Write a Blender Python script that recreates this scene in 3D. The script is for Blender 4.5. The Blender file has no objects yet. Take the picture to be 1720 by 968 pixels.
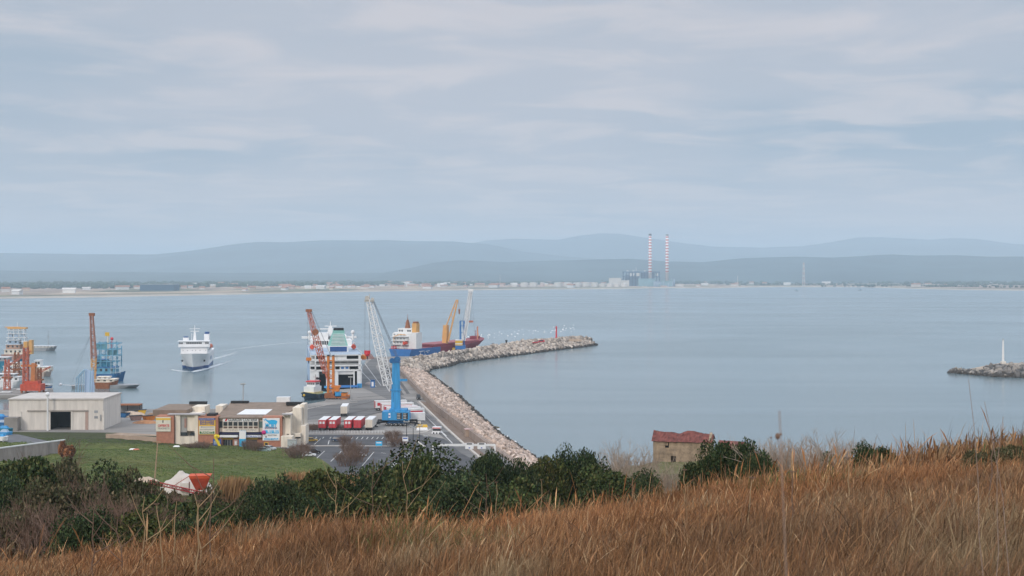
import bpy, math, random
import numpy as np
from mathutils import Vector, noise, Matrix
random.seed(7); RNG = np.random.default_rng(11)
scene = bpy.context.scene; COL = scene.collection
R = math.radians
# ---------------- camera ----------------
F, CX, HZ, CH = 2400.0, 860.0, 462.0, 58.0        # focal length and horizon row in photo pixels, eye height above the sea
cd = bpy.data.cameras.new('camera'); cam = bpy.data.objects.new('camera', cd); COL.objects.link(cam)
cam.location = (0, 0, CH); cam.rotation_euler = (R(90), 0, 0)
cd.sensor_width = 36; cd.lens = F/1720*36; cd.shift_y = -(484-HZ)/1720
cd.clip_start = 0.5; cd.clip_end = 80000
cd.dof.use_dof = True; cd.dof.focus_distance = 420; cd.dof.aperture_fstop = 9
scene.camera = cam
# ---------------- exposure, sampling ----------------
vs = scene.view_settings; vs.view_transform = 'Standard'; vs.look = 'None'; vs.exposure = 0.0; vs.gamma = 1; vs.use_curve_mapping = False
cy = scene.cycles
cy.max_bounces = 6; cy.diffuse_bounces = 2; cy.glossy_bounces = 3; cy.transparent_max_bounces = 12; cy.volume_bounces = 1
cy.sample_clamp_indirect = 6; cy.use_denoising = True
# ---------------- sky ----------------
SUN_EL, SUN_AZ = 30.0, 208.0                       # degrees; azimuth clockwise from +Y, behind the camera to the left
w = bpy.data.worlds.new('World'); scene.world = w; w.use_nodes = True
nt = w.node_tree; N = nt.nodes; L = nt.links
for n in list(N): N.remove(n)
def nd(t, **k):
    n = N.new(t)
    for a, b in k.items():
        if a == 'inp':
            for i, v in b.items(): n.inputs[i].default_value = v
        else: setattr(n, a, b)
    return n
def mth(op, a, b=None, clamp=False):
    n = N.new('ShaderNodeMath'); n.operation = op; n.use_clamp = clamp
    for i, v in enumerate((a, b)):
        if v is None: continue
        if hasattr(v, 'is_linked'): L.new(v, n.inputs[i])
        else: n.inputs[i].default_value = v
    return n.outputs[0]
def mixc(f, a, b):
    n = N.new('ShaderNodeMix'); n.data_type = 'RGBA'
    for s, v in ((0, f), (6, a), (7, b)):
        if hasattr(v, 'is_linked'): L.new(v, n.inputs[s])
        else: n.inputs[s].default_value = v
    return n.outputs[2]
tc = nd('ShaderNodeTexCoord'); sx = nd('ShaderNodeSeparateXYZ'); L.new(tc.outputs['Generated'], sx.inputs[0])
zc = mth('MAXIMUM', sx.outputs[2], 0.0)
den = mth('ADD', zc, 0.085)
cx_ = mth('DIVIDE', sx.outputs[0], den); cy_ = mth('DIVIDE', sx.outputs[1], den)
cmb = nd('ShaderNodeCombineXYZ'); L.new(cx_, cmb.inputs[0]); L.new(cy_, cmb.inputs[1])
def noi(sc, det, vec, ro=.55, dist=0.0):
    n = nd('ShaderNodeTexNoise', inp={'Scale': sc, 'Detail': det, 'Roughness': ro, 'Distortion': dist}); L.new(vec, n.inputs['Vector']); return n.outputs[0]
def mp(vec, s, loc=(0, 0, 0)):
    n = nd('ShaderNodeMapping'); n.inputs['Scale'].default_value = s; n.inputs['Location'].default_value = loc; L.new(vec, n.inputs[0]); return n.outputs[0]
def rmp(v, a, b):
    n = nd('ShaderNodeMapRange', interpolation_type='SMOOTHSTEP'); L.new(v, n.inputs[0]); n.inputs[1].default_value = a; n.inputs[2].default_value = b; return n.outputs[0]
n1 = noi(0.50, 4, mp(cmb.outputs[0], (1.0, 1.0, 1), (3.1, 1.7, 0)), .48, .2)
n2 = noi(2.3, 5, mp(cmb.outputs[0], (.9, 1.0, 1), (7.3, 2.2, 4)), .52, .5)
n3 = noi(0.16, 3, mp(cmb.outputs[0], (1, 1, 1), (1.3, 9.2, 7)), .5)
veil = rmp(n1, .28, .62)
puff = mth('MULTIPLY', rmp(n2, .42, .70), rmp(n3, .22, .5))
dark_c = (0.362, 0.445, 0.542, 1); lite_c = (0.515, 0.535, 0.600, 1); pink_c = (0.70, 0.650, 0.665, 1)
c1 = mixc(veil, dark_c, lite_c); c2 = mixc(mth('MULTIPLY', puff, .72), c1, pink_c)
hz = rmp(sx.outputs[2], 0.095, 0.012)              # warm band of brighter cloud low down
hzn = noi(9.0, 4, mp(tc.outputs['Generated'], (.5, .5, 9), (0, .3, 0)), .5)
c3 = mixc(mth('MULTIPLY', hz, mth('ADD', mth('MULTIPLY', rmp(hzn, .35, .7), .55), .25)), c2, (0.74, 0.67, 0.655, 1))
# a heavy overcast is brighter towards the zenith
zr = nd('ShaderNodeMapRange', interpolation_type='SMOOTHSTEP'); L.new(sx.outputs[2], zr.inputs[0])
for i, v in ((1, .20), (2, .95), (3, 1.0), (4, 3.0)): zr.inputs[i].default_value = v
vm = nd('ShaderNodeVectorMath', operation='SCALE'); L.new(c3, vm.inputs[0]); L.new(zr.outputs[0], vm.inputs[3])
vm2 = nd('ShaderNodeVectorMath', operation='SCALE'); L.new(vm.outputs[0], vm2.inputs[0]); vm2.inputs[3].default_value = 10.0
sky = nd('ShaderNodeTexSky', sky_type='NISHITA', sun_disc=False, sun_elevation=R(SUN_EL), sun_rotation=R(SUN_AZ), dust_density=3.0)
fin = mixc(0.94, sky.outputs[0], vm2.outputs[0])
bg = nd('ShaderNodeBackground', inp={'Strength': 0.1}); L.new(fin, bg.inputs[0])
out = nd('ShaderNodeOutputWorld'); L.new(bg.outputs[0], out.inputs[0])
# ---------------- sun through the cloud ----------------
sd = bpy.data.lights.new('sun', 'SUN'); sd.energy = 1.5; sd.angle = R(11); sd.color = (1, .93, .84)
so = bpy.data.objects.new('sun', sd); COL.objects.link(so)
az, el = R(SUN_AZ), R(SUN_EL)
sv = Vector((math.sin(az)*math.cos(el), math.cos(az)*math.cos(el), math.sin(el)))
so.rotation_euler = sv.to_track_quat('Z', 'Y').to_euler()

# ---------------- helpers ----------------
def at(px, py, z=0.0):
    D = F*(CH-z)/(py-HZ); return Vector(((px-CX)/F*D, D, z))
def xat(px, D): return (px-CX)/F*D
def zat(py, D): return CH-(py-HZ)/F*D
MATS = {}
def mat(name, col, rough=.7, var=.18, scale=.6, metal=0.0, spec=.3, attr=None, streak=None, bump=0.0, trans=0.0):
    if name in MATS: return MATS[name]
    m = bpy.data.materials.new(name); m.use_nodes = True; t = m.node_tree; b = t.nodes['Principled BSDF']
    b.inputs['Roughness'].default_value = rough; b.inputs['Metallic'].default_value = metal; b.inputs['Specular IOR Level'].default_value = spec
    tcn = t.nodes.new('ShaderNodeTexCoord'); no = t.nodes.new('ShaderNodeTexNoise'); no.inputs['Detail'].default_value = 6; no.inputs['Roughness'].default_value = .65
    mpn = t.nodes.new('ShaderNodeMapping'); s = streak or (scale, scale, scale); mpn.inputs['Scale'].default_value = s
    t.links.new(tcn.outputs['Object'], mpn.inputs[0]); t.links.new(mpn.outputs[0], no.inputs['Vector']); no.inputs['Scale'].default_value = 1
    r = t.nodes.new('ShaderNodeMapRange'); t.links.new(no.outputs[0], r.inputs[0])
    r.inputs[1].default_value = .3; r.inputs[2].default_value = .7; r.inputs[3].default_value = 1-var; r.inputs[4].default_value = 1+var
    v = t.nodes.new('ShaderNodeVectorMath'); v.operation = 'SCALE'; t.links.new(r.outputs[0], v.inputs[3])
    if attr:
        a = t.nodes.new('ShaderNodeVertexColor'); a.layer_name = attr; t.links.new(a.outputs[0], v.inputs[0])
    else: v.inputs[0].default_value = col[:3]
    t.links.new(v.outputs[0], b.inputs['Base Color'])
    if bump:
        bn = t.nodes.new('ShaderNodeBump'); bn.inputs['Strength'].default_value = bump; t.links.new(no.outputs[0], bn.inputs['Height']); t.links.new(bn.outputs[0], b.inputs['Normal'])
    MATS[name] = m; return m
def tag(o, label=None, cat=None, group=None, kind=None):
    if label: o['label'] = label
    if cat: o['category'] = cat
    if group: o['group'] = group
    if kind: o['kind'] = kind
    return o
def empty(name, loc=(0, 0, 0), rz=0.0, label=None, cat=None, group=None):
    o = bpy.data.objects.new(name, None); o.empty_display_size = 1; COL.objects.link(o); o.location = loc; o.rotation_euler = (0, 0, rz)
    return tag(o, label, cat, group)
KIDS = {}
def link(name, me, parent=None, loc=None):
    o = bpy.data.objects.new(name, me); COL.objects.link(o)
    if parent is not None: o.parent = parent; KIDS.setdefault(parent.name, []).append(o)
    if loc is not None: o.location = loc
    return o
def copy_tree(o, parent=None, **k):
    c = o.copy(); COL.objects.link(c)
    if parent is not None: c.parent = parent
    for ch in KIDS.get(o.name, []):
        d = copy_tree(ch, c); KIDS.setdefault(c.name, []).append(d)
    if 'loc' in k: c.location = k['loc']
    if 'rz' in k: c.rotation_euler = (0, 0, k['rz'])
    if 'label' in k: c['label'] = k['label']
    if 's' in k: c.scale = k['s'] if isinstance(k['s'], tuple) else (k['s'],)*3
    return c
def npmesh(name, V, Fq, Ft=None, mats=(), attr=None, smooth=False):
    """fast mesh from arrays; attr = per-vertex rgb"""
    me = bpy.data.meshes.new(name); V = np.asarray(V, np.float32)
    fs = []; tot = []
    if Fq is not None and len(Fq): Fq = np.asarray(Fq, np.int32); fs.append(Fq.ravel()); tot.append(np.full(len(Fq), 4, np.int32))
    if Ft is not None and len(Ft): Ft = np.asarray(Ft, np.int32); fs.append(Ft.ravel()); tot.append(np.full(len(Ft), 3, np.int32))
    li = np.concatenate(fs); lt = np.concatenate(tot); ls = np.concatenate([[0], np.cumsum(lt)[:-1]]).astype(np.int32)
    me.vertices.add(len(V)); me.vertices.foreach_set('co', V.ravel())
    me.loops.add(len(li)); me.loops.foreach_set('vertex_index', li)
    me.polygons.add(len(lt)); me.polygons.foreach_set('loop_start', ls); me.polygons.foreach_set('loop_total', lt)
    if smooth: me.polygons.foreach_set('use_smooth', np.ones(len(lt), bool))
    me.update(calc_edges=True)
    if attr is not None:
        a = me.color_attributes.new('col', 'FLOAT_COLOR', 'POINT')
        c = np.ones((len(V), 4), np.float32); c[:, :3] = attr; a.data.foreach_set('color', c.ravel())
    for m in mats: me.materials.append(m)
    return me
class MB:
    def __init__(s): s.v = []; s.f = []; s.m = []
    def add(s, vs_, fs_, mi=0):
        b = len(s.v); s.v += [tuple(p) for p in vs_]; s.f += [tuple(b+i for i in f) for f in fs_]; s.m += [mi]*len(fs_); return s
    def box(s, x0, x1, y0, y1, z0, z1, mi=0, rz=0, c=None):
        vs_ = [(x, y, z) for z in (z0, z1) for x, y in ((x0, y0), (x1, y0), (x1, y1), (x0, y1))]
        if rz:
            c = c or ((x0+x1)/2, (y0+y1)/2); ca, sa = math.cos(rz), math.sin(rz)
            vs_ = [(c[0]+(x-c[0])*ca-(y-c[1])*sa, c[1]+(x-c[0])*sa+(y-c[1])*ca, z) for x, y, z in vs_]
        return s.add(vs_, [(3, 2, 1, 0), (4, 5, 6, 7), (0, 1, 5, 4), (1, 2, 6, 5), (2, 3, 7, 6), (3, 0, 4, 7)], mi)
    def cbox(s, x, y, z, sx_, sy_, sz, mi=0, rz=0): return s.box(x-sx_/2, x+sx_/2, y-sy_/2, y+sy_/2, z, z+sz, mi, rz)
    def frus(s, bot, top, z0, z1, mi=0):
        (a, b, c, d), (e, f, g, h) = bot, top
        vs_ = [(a, c, z0), (b, c, z0), (b, d, z0), (a, d, z0), (e, g, z1), (f, g, z1), (f, h, z1), (e, h, z1)]
        return s.add(vs_, [(3, 2, 1, 0), (4, 5, 6, 7), (0, 1, 5, 4), (1, 2, 6, 5), (2, 3, 7, 6), (3, 0, 4, 7)], mi)
    def tube(s, p0, p1, r0, r1=None, n=6, mi=0, cap=True):
        p0, p1 = Vector(p0), Vector(p1); r1 = r0 if r1 is None else r1; d = (p1-p0)
        if d.length < 1e-6: return s
        q = d.to_track_quat('Z', 'Y'); vs_ = []
        for p, r in ((p0, r0), (p1, r1)):
            for i in range(n): a = 2*math.pi*i/n; vs_.append(p+q@Vector((r*math.cos(a), r*math.sin(a), 0)))
        fs_ = [(i, (i+1) % n, n+(i+1) % n, n+i) for i in range(n)]
        if cap: fs_ += [tuple(range(n-1, -1, -1)), tuple(range(n, 2*n))]
        return s.add(vs_, fs_, mi)
    def bar(s, p0, p1, w_, mi=0): return s.tube(p0, p1, w_*.7, None, 4, mi)
    def lattice(s, p0, p1, w0, w1, n, rc, rd, mi=0):
        p0, p1 = Vector(p0), Vector(p1); d = p1-p0; q = d.to_track_quat('Z', 'Y')
        def ring(t):
            w_ = w0+(w1-w0)*t; c = p0+d*t; return [c+q@Vector((a*w_/2, b*w_/2, 0)) for a, b in ((-1, -1), (1, -1), (1, 1), (-1, 1))]
        rg = [ring(i/n) for i in range(n+1)]
        for k in range(4): s.tube(rg[0][k], rg[-1][k], rc, rc, 5, mi)
        for i in range(n):
            for k in range(4):
                a, b = (k, (k+1) % 4) if (i+k) % 2 else ((k+1) % 4, k)
                s.tube(rg[i][a], rg[i+1][b], rd, rd, 4, mi, False)
                s.tube(rg[i][k], rg[i][(k+1) % 4], rd, rd, 4, mi, False)
        return s
    def prism(s, poly, z0, z1, mi=0):
        n = len(poly); vs_ = [(x, y, z0) for x, y in poly]+[(x, y, z1) for x, y in poly]
        return s.add(vs_, [tuple(range(n-1, -1, -1)), tuple(range(n, 2*n))]+[(i, (i+1) % n, n+(i+1) % n, n+i) for i in range(n)], mi)
    def ball(s, c, r, n=8, mi=0, sz=1.0):
        vs_ = [(c[0], c[1], c[2]-r*sz)]; m = n//2
        for j in range(1, m):
            ph = -math.pi/2+math.pi*j/m
            for i in range(n): a = 2*math.pi*i/n; vs_.append((c[0]+r*math.cos(ph)*math.cos(a), c[1]+r*math.cos(ph)*math.sin(a), c[2]+r*sz*math.sin(ph)))
        vs_.append((c[0], c[1], c[2]+r*sz)); t = len(vs_)-1; fs_ = []
        for i in range(n): fs_.append((0, 1+(i+1) % n, 1+i)); fs_.append((t, t-n+i, t-n+(i+1) % n))
        for j in range(m-2):
            for i in range(n): a = 1+j*n+i; b = 1+j*n+(i+1) % n; fs_.append((a, b, b+n, a+n))
        return s.add(vs_, fs_, mi)
    def mesh(s, name, mats):
        me = bpy.data.meshes.new(name); me.from_pydata(s.v, [], s.f)
        mats = mats if isinstance(mats, (list, tuple)) else [mats]
        for m in mats: me.materials.append(m)
        if len(mats) > 1: me.polygons.foreach_set('material_index', s.m)
        me.update(); return me
    def build(s, name, mats, parent=None, loc=None): return link(name, s.mesh(name, mats), parent, loc)
def text_mesh(txt, size, material, depth=.02, shear=0.0, bold=0.0, name='lettering'):
    c = bpy.data.curves.new('lettering', 'FONT'); c.body = txt; c.size = size; c.extrude = depth; c.shear = shear; c.offset = bold
    c.align_x = 'CENTER'; c.align_y = 'CENTER'
    o = bpy.data.objects.new('lettering', c); COL.objects.link(o); bpy.context.view_layer.update()
    me = bpy.data.meshes.new_from_object(o.evaluated_get(bpy.context.evaluated_depsgraph_get())); bpy.data.objects.remove(o); bpy.data.curves.remove(c)
    me.materials.clear(); me.materials.append(material); me.name = name
    return me
def letters(txt, size, material, parent, loc, width=None, rot=(math.pi/2, 0, 0), **k):
    me = text_mesh(txt, size, material, **k); o = link('lettering', me, parent, loc); o.rotation_euler = rot
    if width:
        xs = [v.co.x for v in me.vertices]; w_ = max(xs)-min(xs); o.scale = (width/w_, 1, 1)
    return o
def interp(t, pts):
    xs = [p[0] for p in pts]; ys = [p[1] for p in pts]; return float(np.interp(t, xs, ys))
# ================= SEA =================
def water_mat():
    m = bpy.data.materials.new('sea_water'); m.use_nodes = True; t = m.node_tree; b = t.nodes['Principled BSDF']
    b.inputs['Base Color'].default_value = (0.135, 0.190, 0.205, 1); b.inputs['IOR'].default_value = 1.33
    g = t.nodes.new('ShaderNodeNewGeometry')
    def nz(sc, det, scl, dist=0):
        mpn = t.nodes.new('ShaderNodeMapping'); mpn.inputs['Scale'].default_value = scl; t.links.new(g.outputs['Position'], mpn.inputs[0])
        n = t.nodes.new('ShaderNodeTexNoise'); n.inputs['Scale'].default_value = sc; n.inputs['Detail'].default_value = det; n.inputs['Distortion'].default_value = dist
        t.links.new(mpn.outputs[0], n.inputs['Vector']); return n.outputs[0]
    big = nz(.004, 5, (.55, 1.0, 1), 1.2)
    r = t.nodes.new('ShaderNodeMapRange'); t.links.new(big, r.inputs[0]); r.inputs[1].default_value = .35; r.inputs[2].default_value = .65; r.inputs[3].default_value = .14; r.inputs[4].default_value = .23
    t.links.new(r.outputs[0], b.inputs['Roughness'])
    wv = nz(.35, 4, (.7, 1.0, 1), .4)
    bn = t.nodes.new('ShaderNodeBump'); bn.inputs['Strength'].default_value = .07; bn.inputs['Distance'].default_value = .3
    t.links.new(wv, bn.inputs['Height']); t.links.new(bn.outputs[0], b.inputs['Normal'])
    return m
o = MB().add([(-21000, -240, 0), (21000, -240, 0), (21000, 35500, 0), (-21000, 35500, 0)], [(0, 1, 2, 3)]).build('water', water_mat())
tag(o, kind='structure')
# ================= FAR LAND =================
SHORE = [(-900, 516), (-300, 506), (0, 502), (100, 500.5), (200, 499), (300, 497), (400, 495), (500, 492.8), (600, 490.5), (700, 489), (800, 487.6), (900, 486.6), (1000, 486), (1060, 485.5), (1100, 484.3), (1200, 484.6), (1260, 483), (1300, 482.6), (1450, 482.8), (1520, 485), (1600, 487), (1720, 488.5), (2000, 491), (2600, 496)]
def shore_D(px): return F*CH/(interp(px, SHORE)-HZ)
def plain_mat():
    m = bpy.data.materials.new('plain_fields'); m.use_nodes = True; t = m.node_tree; b = t.nodes['Principled BSDF']; b.inputs['Roughness'].default_value = .95; b.inputs['Specular IOR Level'].default_value = .1
    g = t.nodes.new('ShaderNodeNewGeometry'); mpn = t.nodes.new('ShaderNodeMapping'); mpn.inputs['Scale'].default_value = (.0022, .0011, 1); t.links.new(g.outputs['Position'], mpn.inputs[0])
    v = t.nodes.new('ShaderNodeTexVoronoi'); v.distance = 'MANHATTAN'; t.links.new(mpn.outputs[0], v.inputs['Vector']); v.inputs['Scale'].default_value = 1
    s = t.nodes.new('ShaderNodeSeparateColor'); t.links.new(v.outputs['Color'], s.inputs[0])
    cr = t.nodes.new('ShaderNodeValToRGB'); t.links.new(s.outputs[0], cr.inputs[0]); cr.color_ramp.interpolation = 'CONSTANT'
    cols = [(0, (.32, .245, .18)), (.16, (.20, .17, .11)), (.32, (.40, .31, .22)), (.45, (.15, .145, .09)), (.62, (.34, .25, .19)), (.78, (.52, .42, .31)), (.88, (.20, .20, .11))]
    e = cr.color_ramp.elements; e[0].position = 0; e[0].color = (*cols[0][1], 1); e[1].position = cols[1][0]; e[1].color = (*cols[1][1], 1)
    for p, c in cols[2:]: x = e.new(p); x.color = (*c, 1)
    n = t.nodes.new('ShaderNodeTexNoise'); n.inputs['Scale'].default_value = 4; n.inputs['Detail'].default_value = 8; t.links.new(mpn.outputs[0], n.inputs['Vector'])
    r = t.nodes.new('ShaderNodeMapRange'); t.links.new(n.outputs[0], r.inputs[0]); r.inputs[1].default_value = .35; r.inputs[2].default_value = .65; r.inputs[3].default_value = .55; r.inputs[4].default_value = 1.35
    sc = t.nodes.new('ShaderNodeVectorMath'); sc.operation = 'SCALE'; t.links.new(cr.outputs[0], sc.inputs[0]); t.links.new(r.outputs[0], sc.inputs[3]); t.links.new(sc.outputs[0], b.inputs['Base Color'])
    return m
pxs = np.arange(-900, 2601, 25.0); vv = []; 
fr = [0, .004, .02, .06, .12, .2, .3, .45, .6, .8, 1.0]
for px in pxs:
    d0 = shore_D(px)+60
    for q in fr:
        D = d0+(30000-d0)*q; X = xat(px, d0)*(1+q*2.2)
        vv.append((X, D, 4.0+q*26+(3*noise.noise(Vector((X/700, D/900, 0))) if q > 0 else 0)))
k = len(fr); fq = [(i*k+j, (i+1)*k+j, (i+1)*k+j+1, i*k+j+1) for i in range(len(pxs)-1) for j in range(k-1)]
tag(link('plain', npmesh('plain', vv, fq, mats=[plain_mat()], smooth=True)), kind='structure')
sand = mat('beach_sand', (.42, .36, .29), .95, .25, .01)
vv = []
for px in pxs:
    d = shore_D(px); X = xat(px, d); vv += [(X, d, -.5), (xat(px, d+60), d+60.5, 4.02)]
tag(link('beach', npmesh('beach', vv, [(2*i, 2*i+2, 2*i+3, 2*i+1) for i in range(len(pxs)-1)], mats=[sand])), kind='structure')
# mountains, each range at its own distance
def ridge(name, pts, D, depth, col, seed, rough=1.0, z0=8):
    m = mat(name+'_hazed_forest', col, .95, .35, .0016, spec=.1)  # forest colour with some pale bluish haze put into it
    xs = np.arange(pts[0][0]-40, pts[-1][0]+41, 6.0); prof = [-1, -.85, -.7, -.55, -.4, -.28, -.16, -.07, 0, .15, .5, 1]; V = []
    for px in xs:
        h = CH+(HZ-interp(px, pts))/F*D-z0
        for t in prof:
            Y = D+t*depth; X = xat(px, D); s = (1-abs(t))**1.25 if t < 0 else (1-t)
            nz_ = noise.fractal(Vector((X/1500+seed, Y/1500, seed)), 1.0, 2.1, 6)
            hh = max(h, 0)*(s*(1+.30*nz_*(1-s)*rough*2.2)+.045*nz_*rough*min(1, s*2))
            V.append((X, Y, z0+max(hh, -5)))
    k = len(prof); fq = [(i*k+j, (i+1)*k+j, (i+1)*k+j+1, i*k+j+1) for i in range(len(xs)-1) for j in range(k-1)]
    return tag(link(name, npmesh(name, V, fq, mats=[m], smooth=True)), kind='structure')
ridge('foothills', [(-500, 455), (-100, 453), (100, 456), (300, 458), (640, 459), (690, 450), (730, 441), (770, 437), (850, 440), (920, 437), (1000, 435), (1060, 434), (1120, 439), (1180, 440), (1250, 433), (1330, 431), (1400, 433), (1500, 428), (1540, 430), (1600, 429), (1660, 432), (1720, 431), (1900, 436), (2300, 450)], 11000, 2400, (.07, .10, .10), 1.3)
ridge('hills', [(-500, 426), (-200, 422), (0, 425), (120, 427), (260, 427), (330, 420), (390, 410), (430, 406), (480, 405), (540, 402), (600, 403), (650, 402), (700, 405), (760, 406), (820, 412), (880, 424), (1000, 436), (1250, 447)], 15500, 3200, (.085, .115, .12), 5.1)
ridge('mountains', [(740, 425), (790, 410), (820, 405), (860, 402), (940, 402), (975, 395), (1010, 391), (1040, 392), (1080, 399), (1130, 406), (1200, 414), (1280, 417), (1350, 414), (1400, 407), (1440, 400), (1480, 399), (1560, 403), (1600, 400), (1640, 401), (1700, 410), (1760, 412), (1900, 409), (2300, 425)], 20000, 3400, (.10, .12, .12), 9.4, .8)
# ================= NEAR HILLSIDE =================
TP = [-400, 0, 200, 400, 600, 800, 900, 1000, 1100, 1200, 1400, 1600, 1720, 2200]
TD = [0, 35, 60, 85, 120, 200, 290, 310, 330, 400, 440, 475, 510, 540]
R35 = [985, 978, 955, 932, 916, 902, 894, 886, 870, 852, 834, 816, 806, 798]
TZ = {60: [44.5, 44.5, 44.8, 45, 45.4, 46, 46.3, 46.6, 47, 47.6, 48.6, 49.6, 50.0, 50.5],
      85: [40.5, 40.5, 40.5, 40.5, 40.8, 41, 41.3, 41.6, 42.2, 43, 45, 46, 46.4, 46.5],
      120: [36, 36, 36, 35.5, 35, 35.5, 36, 36.5, 37, 38, 39.5, 40.5, 41, 41],
      200: [25, 25, 25, 24, 22, 22.5, 24, 25, 26.5, 28, 29, 30, 30, 30],
      290: [16, 15.5, 15, 14, 12, 12, 14, 18, 20.2, 20.2, 13, 13, 13, 13],
      310: [13, 13, 13, 12, 10.5, 9, 9, 15, 17, 17, 8, 8, 8, 8],
      330: [11, 11, 11, 10, 8.5, 6, 4, -3, -3, -3, -3, -3, -3, -3],
      400: [7, 7, 6.5, 5, 2.0, 1.9, -3, -3, -3, -3, -3, -3, -3, -3],
      440: [5.5, 5.5, 5.0, 3.5, 1.9, 1.9, -3, -3, -3, -3, -3, -3, -3, -3],
      475: [4.5, 4.3, 3.6, 2.2, 1.9, 1.9, -3, -3, -3, -3, -3, -3, -3, -3],
      510: [2.2, 2.2, 2.2, 1.9, 1.9, 1.9, -3, -3, -3, -3, -3, -3, -3, -3],
      540: [1.9, 1.9, 1.9, 1.9, 1.9, 1.9, -3, -3, -3, -3, -3, -3, -3, -3]}
TG = np.zeros((len(TP), len(TD)))
for i in range(len(TP)):
    for j, D in enumerate(TD):
        TG[i, j] = 56.3 if D == 0 else (CH-(R35[i]-HZ)/F*35 if D == 35 else TZ[D][i])
def hraw(X, Y):
    Yc = np.maximum(Y, 0.0); px = CX+F*X/np.maximum(Yc, 14.0)
    px = np.clip(px, TP[0], TP[-1]-1e-3); D = np.clip(Yc, 0, TD[-1]-1e-3)
    i = np.clip(np.searchsorted(TP, px, 'right')-1, 0, len(TP)-2); j = np.clip(np.searchsorted(TD, D, 'right')-1, 0, len(TD)-2)
    tp = np.array(TP, float); td = np.array(TD, float)
    u = (px-tp[i])/(tp[i+1]-tp[i]); v = (D-td[j])/(td[j+1]-td[j])
    return TG[i, j]*(1-u)*(1-v)+TG[i+1, j]*u*(1-v)+TG[i, j+1]*(1-u)*v+TG[i+1, j+1]*u*v
def ground(X, Y):
    X = np.asarray(X, float); Y = np.asarray(Y, float)
    z = hraw(X, Y)
    b = .12*np.sin(X*.9+1.3*np.sin(Y*.37))+.10*np.sin(Y*.71+X*.43)+.06*np.sin(X*2.3+Y*1.1)
    b2 = .5*np.sin(X*.11+2*np.sin(Y*.05))+.4*np.sin(Y*.13+X*.07)
    z = z+b*np.clip(Y/20, .2, 1)*np.where(z > 3.2, 1, 0)+b2*np.where((z > 5) & (Y > 90), 1, 0)
    return np.where((z > 1.9) & (z < 2.35), z-.02, z)
def gz(X, Y): return float(ground(X, Y))
ys = np.concatenate([np.arange(-40, 60, 1.0), np.arange(60, 130, 2.0), np.arange(130, 345, 3.0), np.arange(345, 546, 4.0)])
xs = np.arange(-270, 271, 2.5); xs = np.unique(np.concatenate([xs, np.arange(-30, 30.1, .8)]))
GX, GY = np.meshgrid(xs, ys, indexing='ij'); GZ = ground(GX, GY)
PXg = CX+F*GX/np.maximum(GY, 14)
col = np.zeros(GX.shape+(3,)); col[:] = (.10, .066, .040)
far_ = (GY > 95); col[far_] = (.095, .080, .042)
fld = (GY > 235) & (PXg < 700+ (GY-235)*-.4); col[fld] = (.095, .112, .036)
scr = (GY > 235) & (PXg > 980); col[scr] = (.12, .115, .05)
nzv = .5+.5*np.sin(GX*.21+2*np.sin(GY*.13))*np.sin(GY*.09+GX*.05)
col[fld] = col[fld]*(1+.25*(nzv[fld][:, None]-.5))+np.array((.02, .008, 0))*(nzv[fld][:, None]**3)
rough_ = (GY > 455) & (PXg < 330); col[rough_] = (.055, .062, .028)
drt = (GY > 490) & (PXg > 190) & (PXg < 345); col[drt] = (.36, .27, .20)
rk = GZ < 2.0; 
k = len(ys); I, J = np.meshgrid(np.arange(len(xs)-1), np.arange(k-1), indexing='ij'); I = I.ravel(); J = J.ravel()
fq = np.stack([I*k+J, (I+1)*k+J, (I+1)*k+J+1, I*k+J+1], 1)
gm = mat('hillside_soil', (1, 1, 1), .95, .38, .55, spec=.1, attr='col', bump=.3)
tag(link('ground', npmesh('ground', np.stack([GX, GY, GZ], -1).reshape(-1, 3), fq, mats=[gm], attr=col.reshape(-1, 3), smooth=True)), kind='structure')

# ---- dry grass ----
def blades(n, D, X, h, wd, lean, cols, name, label, mat_, zoff=0.0, head=.3):
    Z = ground(X, D)+zoff; a = RNG.uniform(0, 2*np.pi, n); la = RNG.uniform(0, 2*np.pi, n); lm = h*np.abs(RNG.normal(0, lean, n))
    dx, dy = np.cos(a)*wd/2, np.sin(a)*wd/2; bx, by = np.cos(la)*lm+h*.10, np.sin(la)*lm
    P = []
    hw = np.where(RNG.random(n) < head, 2.3, .55)
    for t, ww in ((0, .9), (.5, .8), (.86, hw), (1.0, 0.0)):
        cx2, cy2, cz2 = X+bx*t*t, D+by*t*t, Z+h*t*(1-.12*t)
        if t < 1: P += [np.stack([cx2-dx*ww, cy2-dy*ww, cz2], 1), np.stack([cx2+dx*ww, cy2+dy*ww, cz2], 1)]
        else: P += [np.stack([cx2, cy2, cz2], 1)]
    V = np.stack(P, 1).reshape(-1, 3); b = np.arange(n)*7
    fq = np.concatenate([np.stack([b, b+1, b+3, b+2], 1), np.stack([b+2, b+3, b+5, b+4], 1)]); ft = np.stack([b+4, b+5, b+6], 1)
    C = np.repeat(cols, 7, 0)
    return tag(link(name, npmesh(name, V, fq, ft, mats=[mat_], attr=C)), label, 'grass', None, 'stuff')
gmat = mat('dry_grass_blades', (1, 1, 1), .8, .22, 1.5, spec=.15, attr='col')
PAL = np.array([(.28, .140, .066), (.21, .105, .052), (.35, .200, .100), (.14, .078, .046), (.46, .31, .175), (.075, .045, .030), (.32, .165, .07)])
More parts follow.
